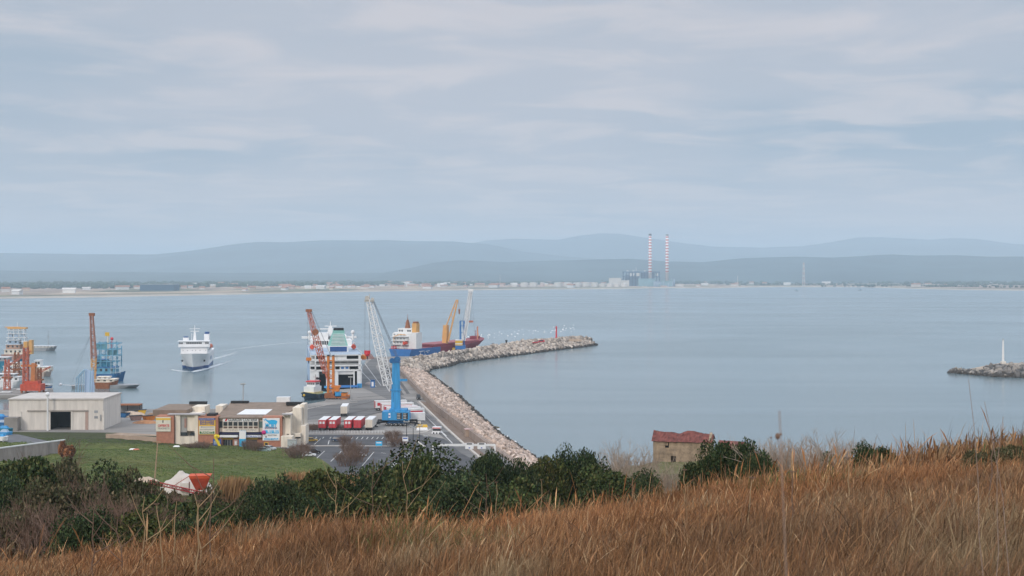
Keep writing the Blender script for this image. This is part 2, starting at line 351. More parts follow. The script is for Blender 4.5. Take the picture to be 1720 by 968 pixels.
def palette(n, X, Y, pal=PAL, w_=(.24, .22, .17, .13, .08, .08, .08)):
    c = pal[RNG.choice(len(pal), n, p=w_)]*RNG.uniform(.75, 1.25, (n, 1))
    f = np.sin(X*.8+1.7*np.sin(Y*.45))*np.sin(Y*.6+X*.3)      # patches of species with differing tones
    g = np.clip(f, 0, 1)[:, None]; c = c*(1-.45*g)+np.array((.125, .09, .06))*.45*g; o_ = np.clip((Y-20)/16, 0, 1)[:, None]*np.clip(1.15-np.abs(X)/26, .1, 1)[:, None]; c = c*(1+o_*np.array((.50, .30, .14))); s_ = np.clip(np.sin(X*1.1+4+np.sin(Y*.8))*np.sin(Y*.9+X*.15+1)-.55, 0, 1)[:, None]*2; dk = np.clip(np.sin(X*.62+3+np.sin(Y*.5))*np.sin(Y*.47+1.5)-.35, 0, 1)[:, None]; c = c*(1-.75*dk); c = c*(1-s_)+np.array((.36, .27, .16))*s_*RNG.uniform(.6, 1.2, (n, 1)); gr = (np.sin(X*.37+2.1)*np.sin(Y*.29+X*.1) > .8) & (RNG.random(n) < .35); c = c*np.array((.92, .93, .93)); c[gr] = np.array((.10, .12, .04))*RNG.uniform(.7, 1.3, (int(gr.sum()), 1))
    return c
n = 880000
D = 9+RNG.random(n)**1.15*38; half = .40*D+2.5; X = RNG.uniform(-1, 1, n)*half
dens = np.sin(X*.55+np.sin(D*.3)*2)*np.sin(D*.42+X*.2); keep = RNG.random(n) < .8+.25*dens; D, X = D[keep], X[keep]; n = len(D)
h = RNG.gamma(7, .056, n)*(1+.25*np.sin(X*.5+D*.33))*np.where(RNG.random(n) < .05, 1.45, 1); h = h*(1-.4*np.clip(np.sin(X*.45+1)*np.sin(D*.37+.5*np.sin(X)), 0, 1)); h = np.clip(h, .12, 1.05)
wd = RNG.uniform(.0022, .0052, n)*(.5+D/23)
blades(n, D, X, h, wd, .36, palette(n, X, D), 'dry_grass', 'tall rusty brown dry grass covering the foreground slope', gmat)
n = 170000
D = 45+RNG.random(n)*65; X = RNG.uniform(-.42, .42, n)*D
h = np.clip(RNG.gamma(6, .15, n), .2, 2.6); wd = RNG.uniform(.015, .035, n)*(D/55)
blades(n, D, X, h, wd, .28, palette(n, X, D, PAL, (.16, .12, .22, .16, .16, .12, .06))*.9, 'rough_grass', 'straggly brown and straw grass between the dark bushes', gmat)
# turf of the green field, and tussocks around it
n = 120000
D = 235+RNG.random(n)**.8*235; X = xat(RNG.uniform(-40, 640, n), D); k_ = (ground(X, D) > 2.6)&(D < 470); D, X = D[k_], X[k_]; n = len(D)
cg = np.array([(.095, .155, .036), (.12, .175, .042), (.18, .16, .07), (.065, .11, .03)])[RNG.choice(4, n, p=(.4, .3, .1, .2))]*RNG.uniform(.8, 1.2, (n, 1))
pt = np.clip(np.sin(X*.09+1+np.sin(D*.05)*1.5)*np.sin(D*.07+X*.03), 0, 1)[:, None]; cg = cg*(1-.6*pt)+np.array((.17, .145, .065))*.6*pt; pth = np.exp(-((D-398-X*.10-5*np.sin(X*.06))/2.2)**2)[:, None]*.75; cg = cg*(1-pth)+np.array((.26, .21, .13))*pth
blades(n, D, X, RNG.uniform(.06, .24, n), RNG.uniform(.08, .2, n), .4, cg, 'turf', 'short green grass of the field in front of the terminal building', mat('turf_blades', (1, 1, 1), .8, .15, 1, spec=.1, attr='col'))
# ================= BUSHES =================
def leaf_mesh(name, seed, rx, ry, rz, n, leaf, nl, pal, base=.55):
    g = np.random.default_rng(seed)
    lc = g.normal(0, 1, (nl, 3)); lc /= np.linalg.norm(lc, axis=1)[:, None]; lc *= g.uniform(.25, .72, (nl, 1)); lc[:, 2] = np.abs(lc[:, 2])*.9-.15
    lr = g.uniform(.26, .46, nl); k = g.integers(0, nl, n); d = g.normal(0, 1, (n, 3)); d /= np.linalg.norm(d, axis=1)[:, None]
    P = lc[k]+d*(lr[k]*g.uniform(.45, 1.12, n)**.6)[:, None]
    P = P*np.array((rx, ry, rz)); P[:, 2] += rz*base; P = P[P[:, 2] > .05]; n = len(P); kk = k[:n]
    a = g.normal(0, 1, (n, 3)); a /= np.linalg.norm(a, axis=1)[:, None]; b = np.cross(a, g.normal(0, 1, (n, 3))); b /= np.linalg.norm(b, axis=1)[:, None]
    s = leaf*g.uniform(.5, 1.3, (n, 1)); a = a*s; b = b*s*.6
    V = np.stack([P-a, P-b, P+a, P+b], 1).reshape(-1, 3)
    i = np.arange(n)*4; C = pal[g.choice(len(pal), n)]*g.uniform(.7, 1.3, (n, 1)); tone = g.uniform(.55, 1.55, nl); C = C*tone[kk][:, None]
    return npmesh(name, V, np.stack([i, i+1, i+2, i+3], 1), mats=[mat('evergreen_leaves', (1, 1, 1), .8, .25, .8, spec=.1, attr='col')], attr=np.repeat(C, 4, 0))
GREEN = np.array([(.030, .050, .022), (.042, .066, .026), (.060, .082, .030), (.024, .040, .020), (.085, .090, .040)])
OLIVE = np.array([(.065, .068, .034), (.085, .078, .040), (.050, .058, .028), (.12, .095, .055)])
bark = mat('bark', (.12, .09, .065), .9, .3, 4)
def stems(mb, g, h, n, spread, r=.05):
    for _ in range(n):
        a = g.uniform(0, 2*math.pi); p = Vector((0, 0, -.2)); q = Vector((math.cos(a)*spread*g.uniform(.2, .8), math.sin(a)*spread*g.uniform(.2, .8), h*g.uniform(.5, .8)))
        m_ = (p+q)/2+Vector((g.uniform(-.2, .2), g.uniform(-.2, .2), .2)); mb.tube(p, m_, r, r*.7, 5); mb.tube(m_, q, r*.7, r*.3, 5)
SPEC = [(1, 1, 1), (1.2, 1.12, 1.0), (.85, .9, .9), (1.1, 1.12, 1.2), (1.45, 1.2, .95)]
CROWNS = [leaf_mesh('crown', 20+i, 3.0, 2.6, 2.6, (30000, 26000, 30000, 28000, 22000)[i], (.076, .084, .068, .074, .08)[i], (17, 12, 20, 14, 10)[i], GREEN*np.array(SPEC[i])) for i in range(5)]+[leaf_mesh('crown', 40+i, 2.4, 2.2, 1.6, 19000, .066, 14, OLIVE) for i in range(2)]
CEXT = []
for me_ in CROWNS:
    a_ = np.empty(len(me_.vertices)*3, np.float32); me_.vertices.foreach_get('co', a_); a_ = a_.reshape(-1, 3); CEXT.append((float(np.percentile(np.abs(a_[:, 0]), 97)), float(np.percentile(a_[:, 2], 99.6))))
_g = random.Random(3); TR = []
for i in range(3): mb = MB(); stems(mb, _g, 4.0, 7, 2.2, .08); TR.append(mb.mesh('trunk', bark))
def bush(px, D, w_, h_, kind=0, label='', group=None, rz=None, name='evergreen_bush', cat='bush', base=None):
    X = xat(px, D); e = empty(name, (X, D, gz(X, D)-.15 if base is None else base), _g.uniform(0, 6.28) if rz is None else rz, label, cat, group)
    c = link('crown', CROWNS[kind], e); t = link('trunk', TR[kind % 3], e); t.scale = (.8, .8, .72 if kind < 5 else .45)
    e.scale = (w_/2/CEXT[kind][0], w_/2/CEXT[kind][0], h_/CEXT[kind][1]); return e
def bush_px(px, top, wpx, D, kind, label, group=None, name='evergreen_bush'):
    X = xat(px, D); z = gz(X, D); h_ = max(zat(top, D)-z, .8); return bush(px, D, wpx/F*D*1.12, h_*1.02, kind, label, group, name=name)
def twig_mesh(name, seed, h, spread, n0, depth, r0, m_):
    g = random.Random(seed); mb = MB()
    def grow(p, d, l, r, k):
        q = p+d*l; mb.tube(p, q, r, r*.6, 3, 0, False)
        if k == 0: return
        for _ in range(g.choice((2, 3, 3))):
            e = (d+Vector((g.gauss(0, .45), g.gauss(0, .45), g.gauss(.08, .3)))).normalized(); grow(p+d*l*g.uniform(.5, 1), e, l*g.uniform(.55, .8), r*.6, k-1)
    for i in range(n0):
        a = g.uniform(0, 6.28); s = g.uniform(0, spread); grow(Vector((math.cos(a)*s, math.sin(a)*s, -.1)), Vector((math.cos(a)*g.uniform(.1, .7), math.sin(a)*g.uniform(.1, .7), 1)).normalized(), h*g.uniform(.28, .4), r0, depth)
    return mb.mesh(name, m_)
greytwig = mat('grey_twigs', (.33, .26, .20), .9, .3, 2); browntwig = mat('brown_twigs', (.17, .11, .08), .9, .25, 2)
strawtwig = mat('straw_stalks', (.36, .25, .14), .9, .25, 2)
# ================= PALETTE =================
white = mat('white_paint', (.74, .74, .73), .5, .08, .5); cream = mat('cream_concrete', (.74, .66, .55), .85, .2, .5, streak=(.7, .7, .12)); cream2 = mat('pale_concrete', (.64, .60, .54), .85, .16, .3)
brick = mat('brick_red', (.42, .19, .125), .9, .16, 1.2); glass = mat('dark_glass', (.025, .03, .035), .35, .2, .5, spec=.6); dark = mat('dark_void', (.022, .022, .024), .8, .2, 1)
steel = mat('galvanised_steel', (.42, .42, .41), .5, .12, 1, metal=.3); blk = mat('black_rubber', (.03, .03, .03), .8, .2, 2); navy = mat('navy_paint', (.03, .085, .23), .45, .12, .5)
seablue = mat('blue_paint', (.035, .16, .42), .45, .14, .4); craneb = mat('crane_blue', (.04, .27, .54), .5, .26, .5, streak=(1.1, 1.1, .12)); craneb2 = mat('crane_dark_blue', (.025, .13, .30), .5, .15, .5)
orange = mat('orange_paint', (.60, .19, .03), .5, .2, .8); redor = mat('faded_red_lattice', (.52, .16, .10), .6, .25, .8); red = mat('red_paint', (.55, .035, .05), .45, .12, .6); yellow = mat('yellow_paint', (.68, .42, .04), .5, .12, .6)
ochre = mat('ochre_crane_paint', (.66, .36, .12), .5, .14, .5); maroon = mat('maroon_hull', (.24, .035, .055), .55, .2, .15, streak=(.15, .15, .6)); green = mat('green_paint', (.22, .46, .40), .5, .1, .5)
ltblue = mat('light_blue_deck', (.33, .42, .52), .6, .15, .2); grey = mat('grey_paint', (.30, .31, .32), .7, .18, .3); brownroof = mat('brown_gravel_roof', (.23, .175, .135), .95, .2, .5)
purple = mat('purple_board', (.16, .13, .30), .6, .05, 1); boardy = mat('yellow_board', (.75, .47, .05), .6, .06, 1); paleb = mat('pale_board', (.70, .66, .55), .6, .06, 1); whiteb = mat('white_board', (.80, .80, .80), .5, .04, 1); cyan = mat('cyan_print', (.03, .44, .78), .5, .05, 1)
redp = mat('red_print', (.62, .05, .06), .6, .05, 1); blackp = mat('black_print', (.02, .02, .02), .6, .05, 1); greenp = mat('green_print', (.03, .16, .05), .6, .05, 1); bluep = mat('blue_print', (.03, .10, .42), .6, .05, 1)
wire = mat('wire_rope', (.10, .10, .11), .6, .1, 1); rust = mat('rusty_steel', (.28, .11, .05), .9, .3, 1.5); teal = mat('teal_hull', (.02, .17, .26), .5, .2, .3); woodm = mat('weathered_wood', (.36, .25, .16), .9, .25, 3)
ferryblue = mat('pale_blue_hull_side', (.40, .52, .68), .5, .12, .12)
# ================= QUAY =================
Z0 = 2.5
def P2(px, py, z=Z0): v = at(px, py, z); return (v.x, v.y)
CREST = [(15, 330), (7, 376), (-30.6, 588), (-64.5, 822), (-63, 850), (-56, 887), (-18, 1000), (18, 1103), (46, 1160), (61, 1178)]
WATER = [(28, 330), (21, 376), (10, 438), (-4.3, 519), (-24, 676), (-50, 850), (-51, 872), (-39, 905), (-36, 940), (-4, 1010), (37, 1105), (60, 1150), (70, 1178)]
quay = [P2(-260, 690), P2(503, 686), P2(505, 681), P2(546, 673.5), P2(553, 655.5), (-73, 703), (-99, 968), (-62, 976), (-8, 1128), (24, 1122)] + [(x-1.2, y) for x, y in CREST[7:0:-1]] + [(6, 372), (-30, 385), (-60, 395), (-150, 425), (-240, 440)]
conc = mat('quay_concrete', (.25, .232, .212), .9, .38, .05, streak=(.02, .09, 1)); conc2 = mat('quay_edge', (.24, .21, .18), .9, .3, .4)
mb = MB(); mb.prism(quay, -3, Z0, 0); tag(mb.build('quay', conc), kind='structure')
def sheet(name, poly, z, m, kind='structure'):
    mb = MB(); mb.add([(x, y, z) for x, y in poly], [tuple(range(len(poly)))]); return tag(mb.build(name, m), kind=kind)
asph = mat('parking_asphalt', (.082, .082, .086), .9, .36, .16); asph2 = mat('apron_asphalt', (.145, .14, .135), .9, .4, .06, streak=(.02, .12, 1)); paint = mat('road_paint', (.62, .61, .58), .8, .25, 1)
sheet('parking_lot', [P2(470, 752), P2(512, 731), P2(700, 730), P2(745, 737), P2(840, 800), P2(700, 812), P2(480, 800)], Z0+.02, asph)
sheet('apron', [P2(520, 684), P2(610, 672), P2(680, 669), P2(684, 684), P2(664, 690), P2(600, 700), P2(506, 706)], Z0+.025, asph2)
sheet('pier_road', [(-60, 700), (-48, 640), P2(700, 676), P2(748, 721), P2(781, 750), P2(815, 782), P2(775, 762), P2(742, 733), P2(686, 690), (-56, 640), (-74, 704), (-90, 860), (-93, 950), (-88, 950), (-82, 860)], Z0+.035, asph2)
def stripe(mb, p0, p1, w_, z):
    a, b = Vector((*p0, 0)), Vector((*p1, 0)); d = (b-a).normalized(); n_ = Vector((-d.y, d.x, 0))*w_/2
    mb.add([(q.x, q.y, z) for q in (a-n_, a+n_, b+n_, b-n_)], [(0, 3, 2, 1)])
mk = MB()
for a, b, c, d in [(526.9, 774.9, 545.3, 757.9), (555.7, 775.4, 574, 757.9), (588, 777, 602, 763.9), (607.7, 783.8, 628, 759.5), (655, 790, 668, 768), (528, 747, 539, 737), (551, 747, 553, 740), (652, 790, 690, 760)]: stripe(mk, P2(a, b), P2(c, d), .22, Z0+.05)
for i in range(9): stripe(mk, P2(590+i*8.5, 738), P2(593+i*8.5, 734.5), .25, Z0+.05)
for i in range(4): stripe(mk, P2(530+i*12, 737), P2(532+i*12, 734.5), .25, Z0+.05)
for a, b, c, d in [(617, 757, 622, 757), (640, 761, 648, 762), (634, 773, 640, 773), (690, 675, 750, 733), (606, 623, 632, 650), (700, 684, 760, 745), (612, 610, 640, 648)]: stripe(mk, P2(a, b), P2(c, d), .3, Z0+.05)
tyre = MB()
for a, b, c, d in [(655, 618, 686, 662), (648, 622, 676, 664), (640, 606, 664, 640), (540, 705, 640, 684), (560, 712, 650, 690), (600, 668, 655, 664), (520, 700, 566, 692), (700, 690, 730, 716), (590, 683, 640, 672)]: stripe(tyre, P2(a, b), P2(c, d), 1.6, Z0+.04)
tag(tyre.build('tyre_marks', mat('tyre_mark', (.10, .095, .09), .9, .35, .3)), kind='structure')
for i in range(26): stripe(mk, P2(585+i*4.4, 672.5), P2(587+i*4.4, 672.5), .3, Z0+.05)
tag(mk.build('lane_markings', paint), kind='structure')
def kerb(name, pts, w_=.5, h_=.14, z=Z0):
    mb = MB()
    for (a, b) in zip(pts[:-1], pts[1:]):
        a3, b3 = Vector((*a, 0)), Vector((*b, 0)); d = (b3-a3).normalized(); n_ = Vector((-d.y, d.x, 0))*w_/2; q = [a3-n_, a3+n_, b3+n_, b3-n_]
        mb.add([(v.x, v.y, z-.05) for v in q]+[(v.x, v.y, z+h_) for v in q], [(4, 7, 6, 5), (0, 1, 5, 4), (1, 2, 6, 5), (2, 3, 7, 6), (3, 0, 4, 7)])
    return tag(mb.build(name, mat('kerb_stone', (.50, .46, .41), .9, .2, .4)), kind='structure')
kerb('kerb', [P2(505, 729.5), P2(650, 729.5), P2(700, 729), P2(716, 725.5), P2(724, 721)], .6, .15)
kerb('kerb', [P2(516, 749.5), P2(600, 749.5), P2(672, 750)], 1.0, .15)
kerb('kerb', [P2(704, 675), P2(750, 720), P2(782, 749), P2(819, 780)], .8, .3)
kerb('kerb', [P2(505, 690), P2(548, 681), P2(600, 676)], .5, .2)
kerb('kerb', [P2(700, 741), P2(714, 752)], .6, .2); kerb('kerb', [P2(676, 738), P2(688, 752)], .6, .2)
fe = empty('fence', (*P2(512, 728), Z0), 0, 'low white fence along the kerb between the trailers and the parking lot', 'fence'); fpm = MB().cbox(0, 0, 0, .12, .12, 1.0).mesh('post', white); fl_ = P2(645, 728)[0]-P2(512, 728)[0]
MB().box(0, fl_, -.04, .04, .8, .9).box(0, fl_, -.04, .04, .4, .48).build('rail', white, fe)
for i in range(28): link('post', fpm, fe, (fl_*i/27, .12, 0))
# bank of bare earth between road and wall
sheet('verge', [P2(705, 674), P2(751, 719), P2(783, 748), P2(820, 779), (1, 395), (-12, 478), (-31, 586), (-37, 622)], Z0+.03, mat('verge_earth', (.20, .145, .11), .95, .25, .4))
# inner quay at the left
tag(MB().prism([P2(-200, 664, 2), P2(92, 664, 2), P2(88, 652, 2), P2(-200, 650, 2)], -3, 2.0).build('inner_quay', conc), kind='structure')
# ---- sea wall with railing ----
wallm = mat('sea_wall_concrete', (.30, .235, .195), .9, .25, .3)
wl = [(x-1.6, y) for x, y in CREST[1:6]]; TOP = 4.9
mb = MB()
for a, b in zip(wl[:-1], wl[1:]):
    n_ = max(1, int((Vector(b)-Vector(a)).length/40))
    for i in range(n_):
        p = Vector(a).lerp(Vector(b), i/n_); q = Vector(a).lerp(Vector(b), (i+1)/n_); d = (q-p).normalized(); nn = Vector((d.y, -d.x))*1.5
        if nn.x < 0: nn = -nn
        mb.add([(p.x, p.y, Z0-.2), (q.x, q.y, Z0-.2), (q.x, q.y, TOP), (p.x, p.y, TOP), (p.x+nn.x*2, p.y, Z0-.2), (q.x+nn.x*2, q.y, Z0-.2), (q.x+nn.x*2, q.y, TOP), (p.x+nn.x*2, p.y, TOP)], [(0, 1, 2, 3), (3, 2, 6, 7), (4, 7, 6, 5)])
sw = tag(mb.build('sea_wall', wallm), 'long brown concrete wall between the pier road and the rock armour', 'wall')
def along(poly, s):
    for a, b in zip(poly[:-1], poly[1:]):
        l = (Vector(b)-Vector(a)).length
        if s <= l: return Vector(a).lerp(Vector(b), s/l)
        s -= l
    return Vector(poly[-1])
rb = MB()
for i in range(16):
    p = along(wl, 30+i*3.2); rb.box(p.x-2.4, p.x-.02, p.y-.25, p.y+.25, Z0, TOP-.4)
link('buttress_ribs', rb.mesh('buttress_ribs', grey), sw)
ra = empty('railing', (wl[1][0], wl[1][1], TOP), 0, 'thin pale railing running along the top of the sea wall', 'railing'); off = Vector((wl[1][0], wl[1][1]))
mb = MB()
for zz in (.55, 1.1):
    for a, b in zip(wl[:-1], wl[1:]): mb.tube((a[0]+.4-off.x, a[1]-off.y, zz), (b[0]+.4-off.x, b[1]-off.y, zz), .06, None, 4)
mb.build('rail', mat('pale_rail', (.45, .38, .34), .7, .15, 1), ra)
pm = MB().cbox(0, 0, 0, .14, .14, 1.15).mesh('post', MATS['pale_rail'])
for i in range(66):
    p = along(wl, 4+i*6.9); link('post', pm, ra, (p.x+.4-off.x, p.y-off.y, 0))
# ---- rock armour ----
def rocks(name, crest, water, z_c, n, s0, s1, m, label, inner=None, cols=None, steep=1.0, jit=.25):
    def samp(poly, t):
        P_ = np.array(poly, float); l = np.r_[0, np.cumsum(np.linalg.norm(np.diff(P_, axis=0), axis=1))]; l /= l[-1]
        return np.stack([np.interp(t, l, P_[:, 0]), np.interp(t, l, P_[:, 1])], 1)
    t = RNG.random(n); u = RNG.random(n)**.9; A = samp(crest, t); B = samp(water, t); XY = A+(B-A)*u[:, None]; Z = z_c*(1-u**steep)+RNG.normal(0, jit, n)-.25
    s = RNG.uniform(s0, s1, n); cube = np.array([(x, y, z) for z in (-.5, .5) for x, y in ((-.5, -.5), (.5, -.5), (.5, .5), (-.5, .5))])
    V = cube[None]*s[:, None, None]*RNG.uniform(.6, 1.1, (n, 1, 3))+RNG.normal(0, .09, (n, 8, 3))*s[:, None, None]
    q = RNG.normal(0, 1, (n, 4)); q /= np.linalg.norm(q, axis=1)[:, None]; a, b, c, d = q.T
    Rm = np.stack([np.stack([1-2*(c*c+d*d), 2*(b*c-a*d), 2*(b*d+a*c)], -1), np.stack([2*(b*c+a*d), 1-2*(b*b+d*d), 2*(c*d-a*b)], -1), np.stack([2*(b*d-a*c), 2*(c*d+a*b), 1-2*(b*b+c*c)], -1)], 1)
    V = np.einsum('nij,nkj->nki', Rm, V); V[:, :, 0] += XY[:, :1]; V[:, :, 1] += XY[:, 1:]; V[:, :, 2] += Z[:, None]; V = V.reshape(-1, 3)
    f = np.array([(3, 2, 1, 0), (4, 5, 6, 7), (0, 1, 5, 4), (1, 2, 6, 5), (2, 3, 7, 6), (3, 0, 4, 7)])[None]+(np.arange(n)*8)[:, None, None]
    cols = np.array(cols); C = cols[RNG.choice(len(cols), n)]*RNG.uniform(.8, 1.2, (n, 1)); wet = (Z < .75); C[wet] = np.array((.07, .06, .05))
    ob = link(name, npmesh(name, V, f.reshape(-1, 4), mats=[m], attr=np.repeat(C, 8, 0))); return tag(ob, label, 'rocks', None, 'stuff')
rockm = mat('armour_rock', (1, 1, 1), .95, .2, .8, spec=.1, attr='col', bump=.2)
BE = [(.56, .43, .35), (.47, .36, .29), (.62, .50, .42), (.34, .26, .21)]; GR = [(.50, .42, .345), (.38, .32, .27), (.56, .48, .40), (.24, .20, .165)]
def slope(name, crest, water, z_c):
    n_ = 40; mb = MB(); P_ = [along(crest, s*sum((Vector(b)-Vector(a)).length for a, b in zip(crest[:-1], crest[1:]))/n_*.9999) for s in range(n_+1)]; Q_ = [along(water, s*sum((Vector(b)-Vector(a)).length for a, b in zip(water[:-1], water[1:]))/n_*.9999) for s in range(n_+1)]
    v = []
    for p, q in zip(P_, Q_): v += [(p.x-1, p.y, -1), (p.x, p.y, z_c-.8), (q.x, q.y, -.6)]
    mb.add(v, [(3*i+k, 3*i+3+k, 3*i+4+k, 3*i+1+k) for i in range(n_) for k in (0, 1)]); return tag(mb.build(name, mat('rock_core', (.16, .13, .11), .95, .3, .4)), kind='structure')
C1, W1_ = CREST[0:4], WATER[0:6]; C2, W2_ = CREST[3:], WATER[5:]
slope('embankment', C1, W1_, 5.4); slope('jetty_embankment', C2, W2_, 6.6)
rocks('rock_armour', C1, W1_, 5.4, 15000, .75, 1.6, rockm, 'pale beige boulders armouring the seaward side of the main pier', cols=BE)
C2b = [(x-3, y) for x, y in C2]
rocks('concrete_blocks', C2b, W2_, 6.6, 7800, 1.4, 2.6, rockm, 'jumbled beige grey blocks covering the jetty that runs out to the red light', cols=GR, jit=.5)
inn = [(-12, 1128), (20, 1150), (44, 1185), (66, 1195)]
rocks('block_slope', [(18, 1103), (48, 1160), (66, 1182)], inn[1:], 6.0, 1100, 1.4, 2.6, rockm, 'blocks on the sheltered side of the jetty end', cols=GR, jit=.5)
rocks('block_crest', [(-40, 935), (18, 1103), (58, 1172)], [(-43, 940), (8, 1112), (54, 1184)], 6.4, 900, 1.6, 2.8, rockm, 'blocks along the crest of the jetty', cols=GR, jit=.4, steep=6)
# ---- islet right ----
ic = [(263, 848), (277, 840), (292, 838), (326, 842), (366, 852), (450, 880)]; iw = [(258, 846), (273, 812), (296, 799), (326, 796), (376, 800), (460, 812)]
def islet():
    mb = MB(); v = []
    back = [(264, 852), (280, 874), (298, 890), (330, 900), (375, 910), (460, 930)]
    for (a, b, c) in zip(iw, ic, back): v += [(a[0], a[1], -1), (b[0], b[1], 4.3 if b[0] > 282 else (2.4 if b[0] > 270 else .6)), (b[0]+2, (b[1]+c[1])/2, 4.6 if b[0] > 282 else (2.6 if b[0] > 270 else .6)), (c[0], c[1], -1)]
    mb.add(v, [(4*i+k, 4*i+4+k, 4*i+5+k, 4*i+1+k) for i in range(5) for k in range(3)]); tag(mb.build('islet', mat('islet_earth', (.36, .29, .22), .95, .25, .08)), kind='structure')
islet()
rocks('islet_point', ic[:3], iw[:3], 1.7, 420, 1.0, 2.6, rockm, 'dark boulders at the tapering seaward tip of the islet', cols=[(.10, .095, .09), (.22, .20, .18), (.30, .27, .23)], jit=.4)
rocks('islet_rocks', ic[1:], iw[1:], 4.2, 1500, 1.2, 3.6, rockm, 'dark and grey boulders ringing the low islet at the right edge', cols=[(.10, .095, .09), (.22, .20, .18), (.34, .30, .26), (.13, .12, .11)], jit=.5)
bb = empty('beacon', (xat(1685, 862), 862, 4.9), 0, 'white pole beacon standing on the rocky islet at the right edge', 'beacon')
MB().tube((0, 0, 0), (0, 0, 13.6), .75, .45, 8).build('pole', white, bb); MB().box(-1.3, 1.3, -1.3, 1.3, -.4, 1.0).build('plinth', cream2, bb); MB().tube((0, 0, 13.6), (0, 0, 14.6), .35, .35, 8).build('lantern', steel, bb)
# ================= VEHICLES =================
def wheel_me(r=.33, w_=.22):
    mb = MB(); mb.tube((-w_/2, 0, 0), (w_/2, 0, 0), r, r, 10, 0); mb.tube((-w_/2-.01, 0, 0), (w_/2+.01, 0, 0), r*.55, r*.55, 8, 1); return mb.mesh('wheel', [blk, steel])
WH, WHT = wheel_me(), wheel_me(.5, .3)
def car(name, px, py, rz, paintm, label, L_=4.1, van=False, z=Z0, cat='car', group='cars in the parking lot'):
    v = at(px, py, z); e = empty(name, v, rz, label, cat, group); W_ = 1.7; h = 1.45 if not van else 2.1; Lh = L_/2
    prof = [(-Lh, .35), (-Lh, .75), (-Lh+.15, .85), (-Lh+.95, .93), (-Lh+1.65, h), (Lh-.75, h), (Lh-.15, .95), (Lh, .8), (Lh, .35)] if not van else [(-Lh, .35), (-Lh, .9), (-Lh+.5, 1.1), (-Lh+1.1, h), (Lh-.1, h), (Lh, .35)]
    mb = MB(); n_ = len(prof); vs_ = []
    for sx_ in (-1, 1): vs_ += [(sx_*(W_/2-(.18 if p[1] > 1.2 else 0)), p[0], p[1]) for p in prof]
    mb.add(vs_, [tuple(range(n_-1, -1, -1)), tuple(range(n_, 2*n_))]+[(i, (i+1) % n_, n_+(i+1) % n_, n_+i) for i in range(n_)]); mb.build('body', paintm, e)
    zt, zb = h-.1, .97
    for sx_ in (-1, 1):
        g = MB()
        x0, x1 = sx_*(W_/2-.155+.03), sx_*(W_/2+.012); y0, y1 = (-Lh+1.15, Lh-.35) if not van else (-Lh+.8, Lh-.9)
        g.add([(x1, y0, zb), (x1, y1, zb), (x0, y1-.35, zt), (x0, y0+.4, zt)], [(0, 1, 2, 3) if sx_ > 0 else (3, 2, 1, 0)]); link('side_window', g.mesh('side_window', glass), e)
    a, b = prof[3 if not van else 2], prof[4 if not van else 3]; ww = W_/2-.2
    MB().add([(-ww-.1, a[0]+.08, a[1]+.10), (ww+.1, a[0]+.08, a[1]+.10), (ww-.05, b[0]-.06, b[1]-.02), (-ww+.05, b[0]-.06, b[1]-.02)], [(0, 1, 2, 3)]).build('windscreen', glass, e, (0, -.03, .03))
    if not van:
        a, b = prof[5], prof[6]; MB().add([(-ww+.05, a[0]+.08, a[1]-.02), (ww-.05, a[0]+.08, a[1]-.02), (ww+.1, b[0]-.04, b[1]+.06), (-ww-.1, b[0]-.04, b[1]+.06)], [(3, 2, 1, 0)]).build('rear_window', glass, e, (0, .03, .03))
    for sx_ in (-1, 1):
        for yy in (-Lh+.75, Lh-.75): link('wheel', WH, e, (sx_*(W_/2-.1), yy, .33))
        MB().cbox(sx_*.6, -Lh-.01, .6, .32, .06, .16).build('headlight', whiteb, e); MB().cbox(sx_*.62, Lh+.01, .62, .22, .06, .18).build('taillight', redp, e)
    return e
silver = mat('silver_car_paint', (.45, .48, .48), .45, .06, 1); tealp = mat('pale_green_car_paint', (.30, .40, .37), .3, .06, 1); carw = mat('white_car_paint', (.72, .72, .72), .3, .05, 1); cary = mat('yellow_car_paint', (.55, .34, .06), .35, .06, 1); cardb = mat('dark_blue_car_paint', (.03, .06, .12), .5, .06, 1); carbk = mat('black_car_paint', (.02, .02, .022), .5, .06, 1)
car('parked_car', 519, 767.5, R(92), carw, 'white hatchback parked below the black car near the terminal corner')
car('parked_car', 527, 762, R(95), carbk, 'black car parked above the white hatchback near the terminal corner', 4.4)
car('parked_car', 604, 767.5, R(93), carw, 'white hatchback standing alone in the middle of the parking lot')
car('parked_car', 523, 742.5, R(100), cary, 'mustard yellow car parked beside the hedge right of the terminal')
car('parked_car', 568, 741.5, R(80), cardb, 'dark blue car parked in the upper row below the red trailers', 4.3)
car('parked_car', 443, 759.5, R(95), tealp, 'pale green car in front of the blue and white billboard tower', 4.3, z=2.6)
car('parked_car', 453, 756.5, R(60), silver, 'silver car parked just behind the pale green car at the terminal', 4.2, z=2.6)
car('parked_car', 703, 671, R(8), carbk, 'black van parked against the sea wall on the pier', 5.0, True, group='vehicles on the pier')
car('parked_car', 899, 577.0, R(-75), red, 'red car parked on top of the jetty, left of its twin', 4.4, z=5.9, group='vehicles on the jetty'); car('parked_car', 909, 575.6, R(-75), red, 'red van parked on top of the jetty, nearest the light', 5.0, True, z=5.9, group='vehicles on the jetty')
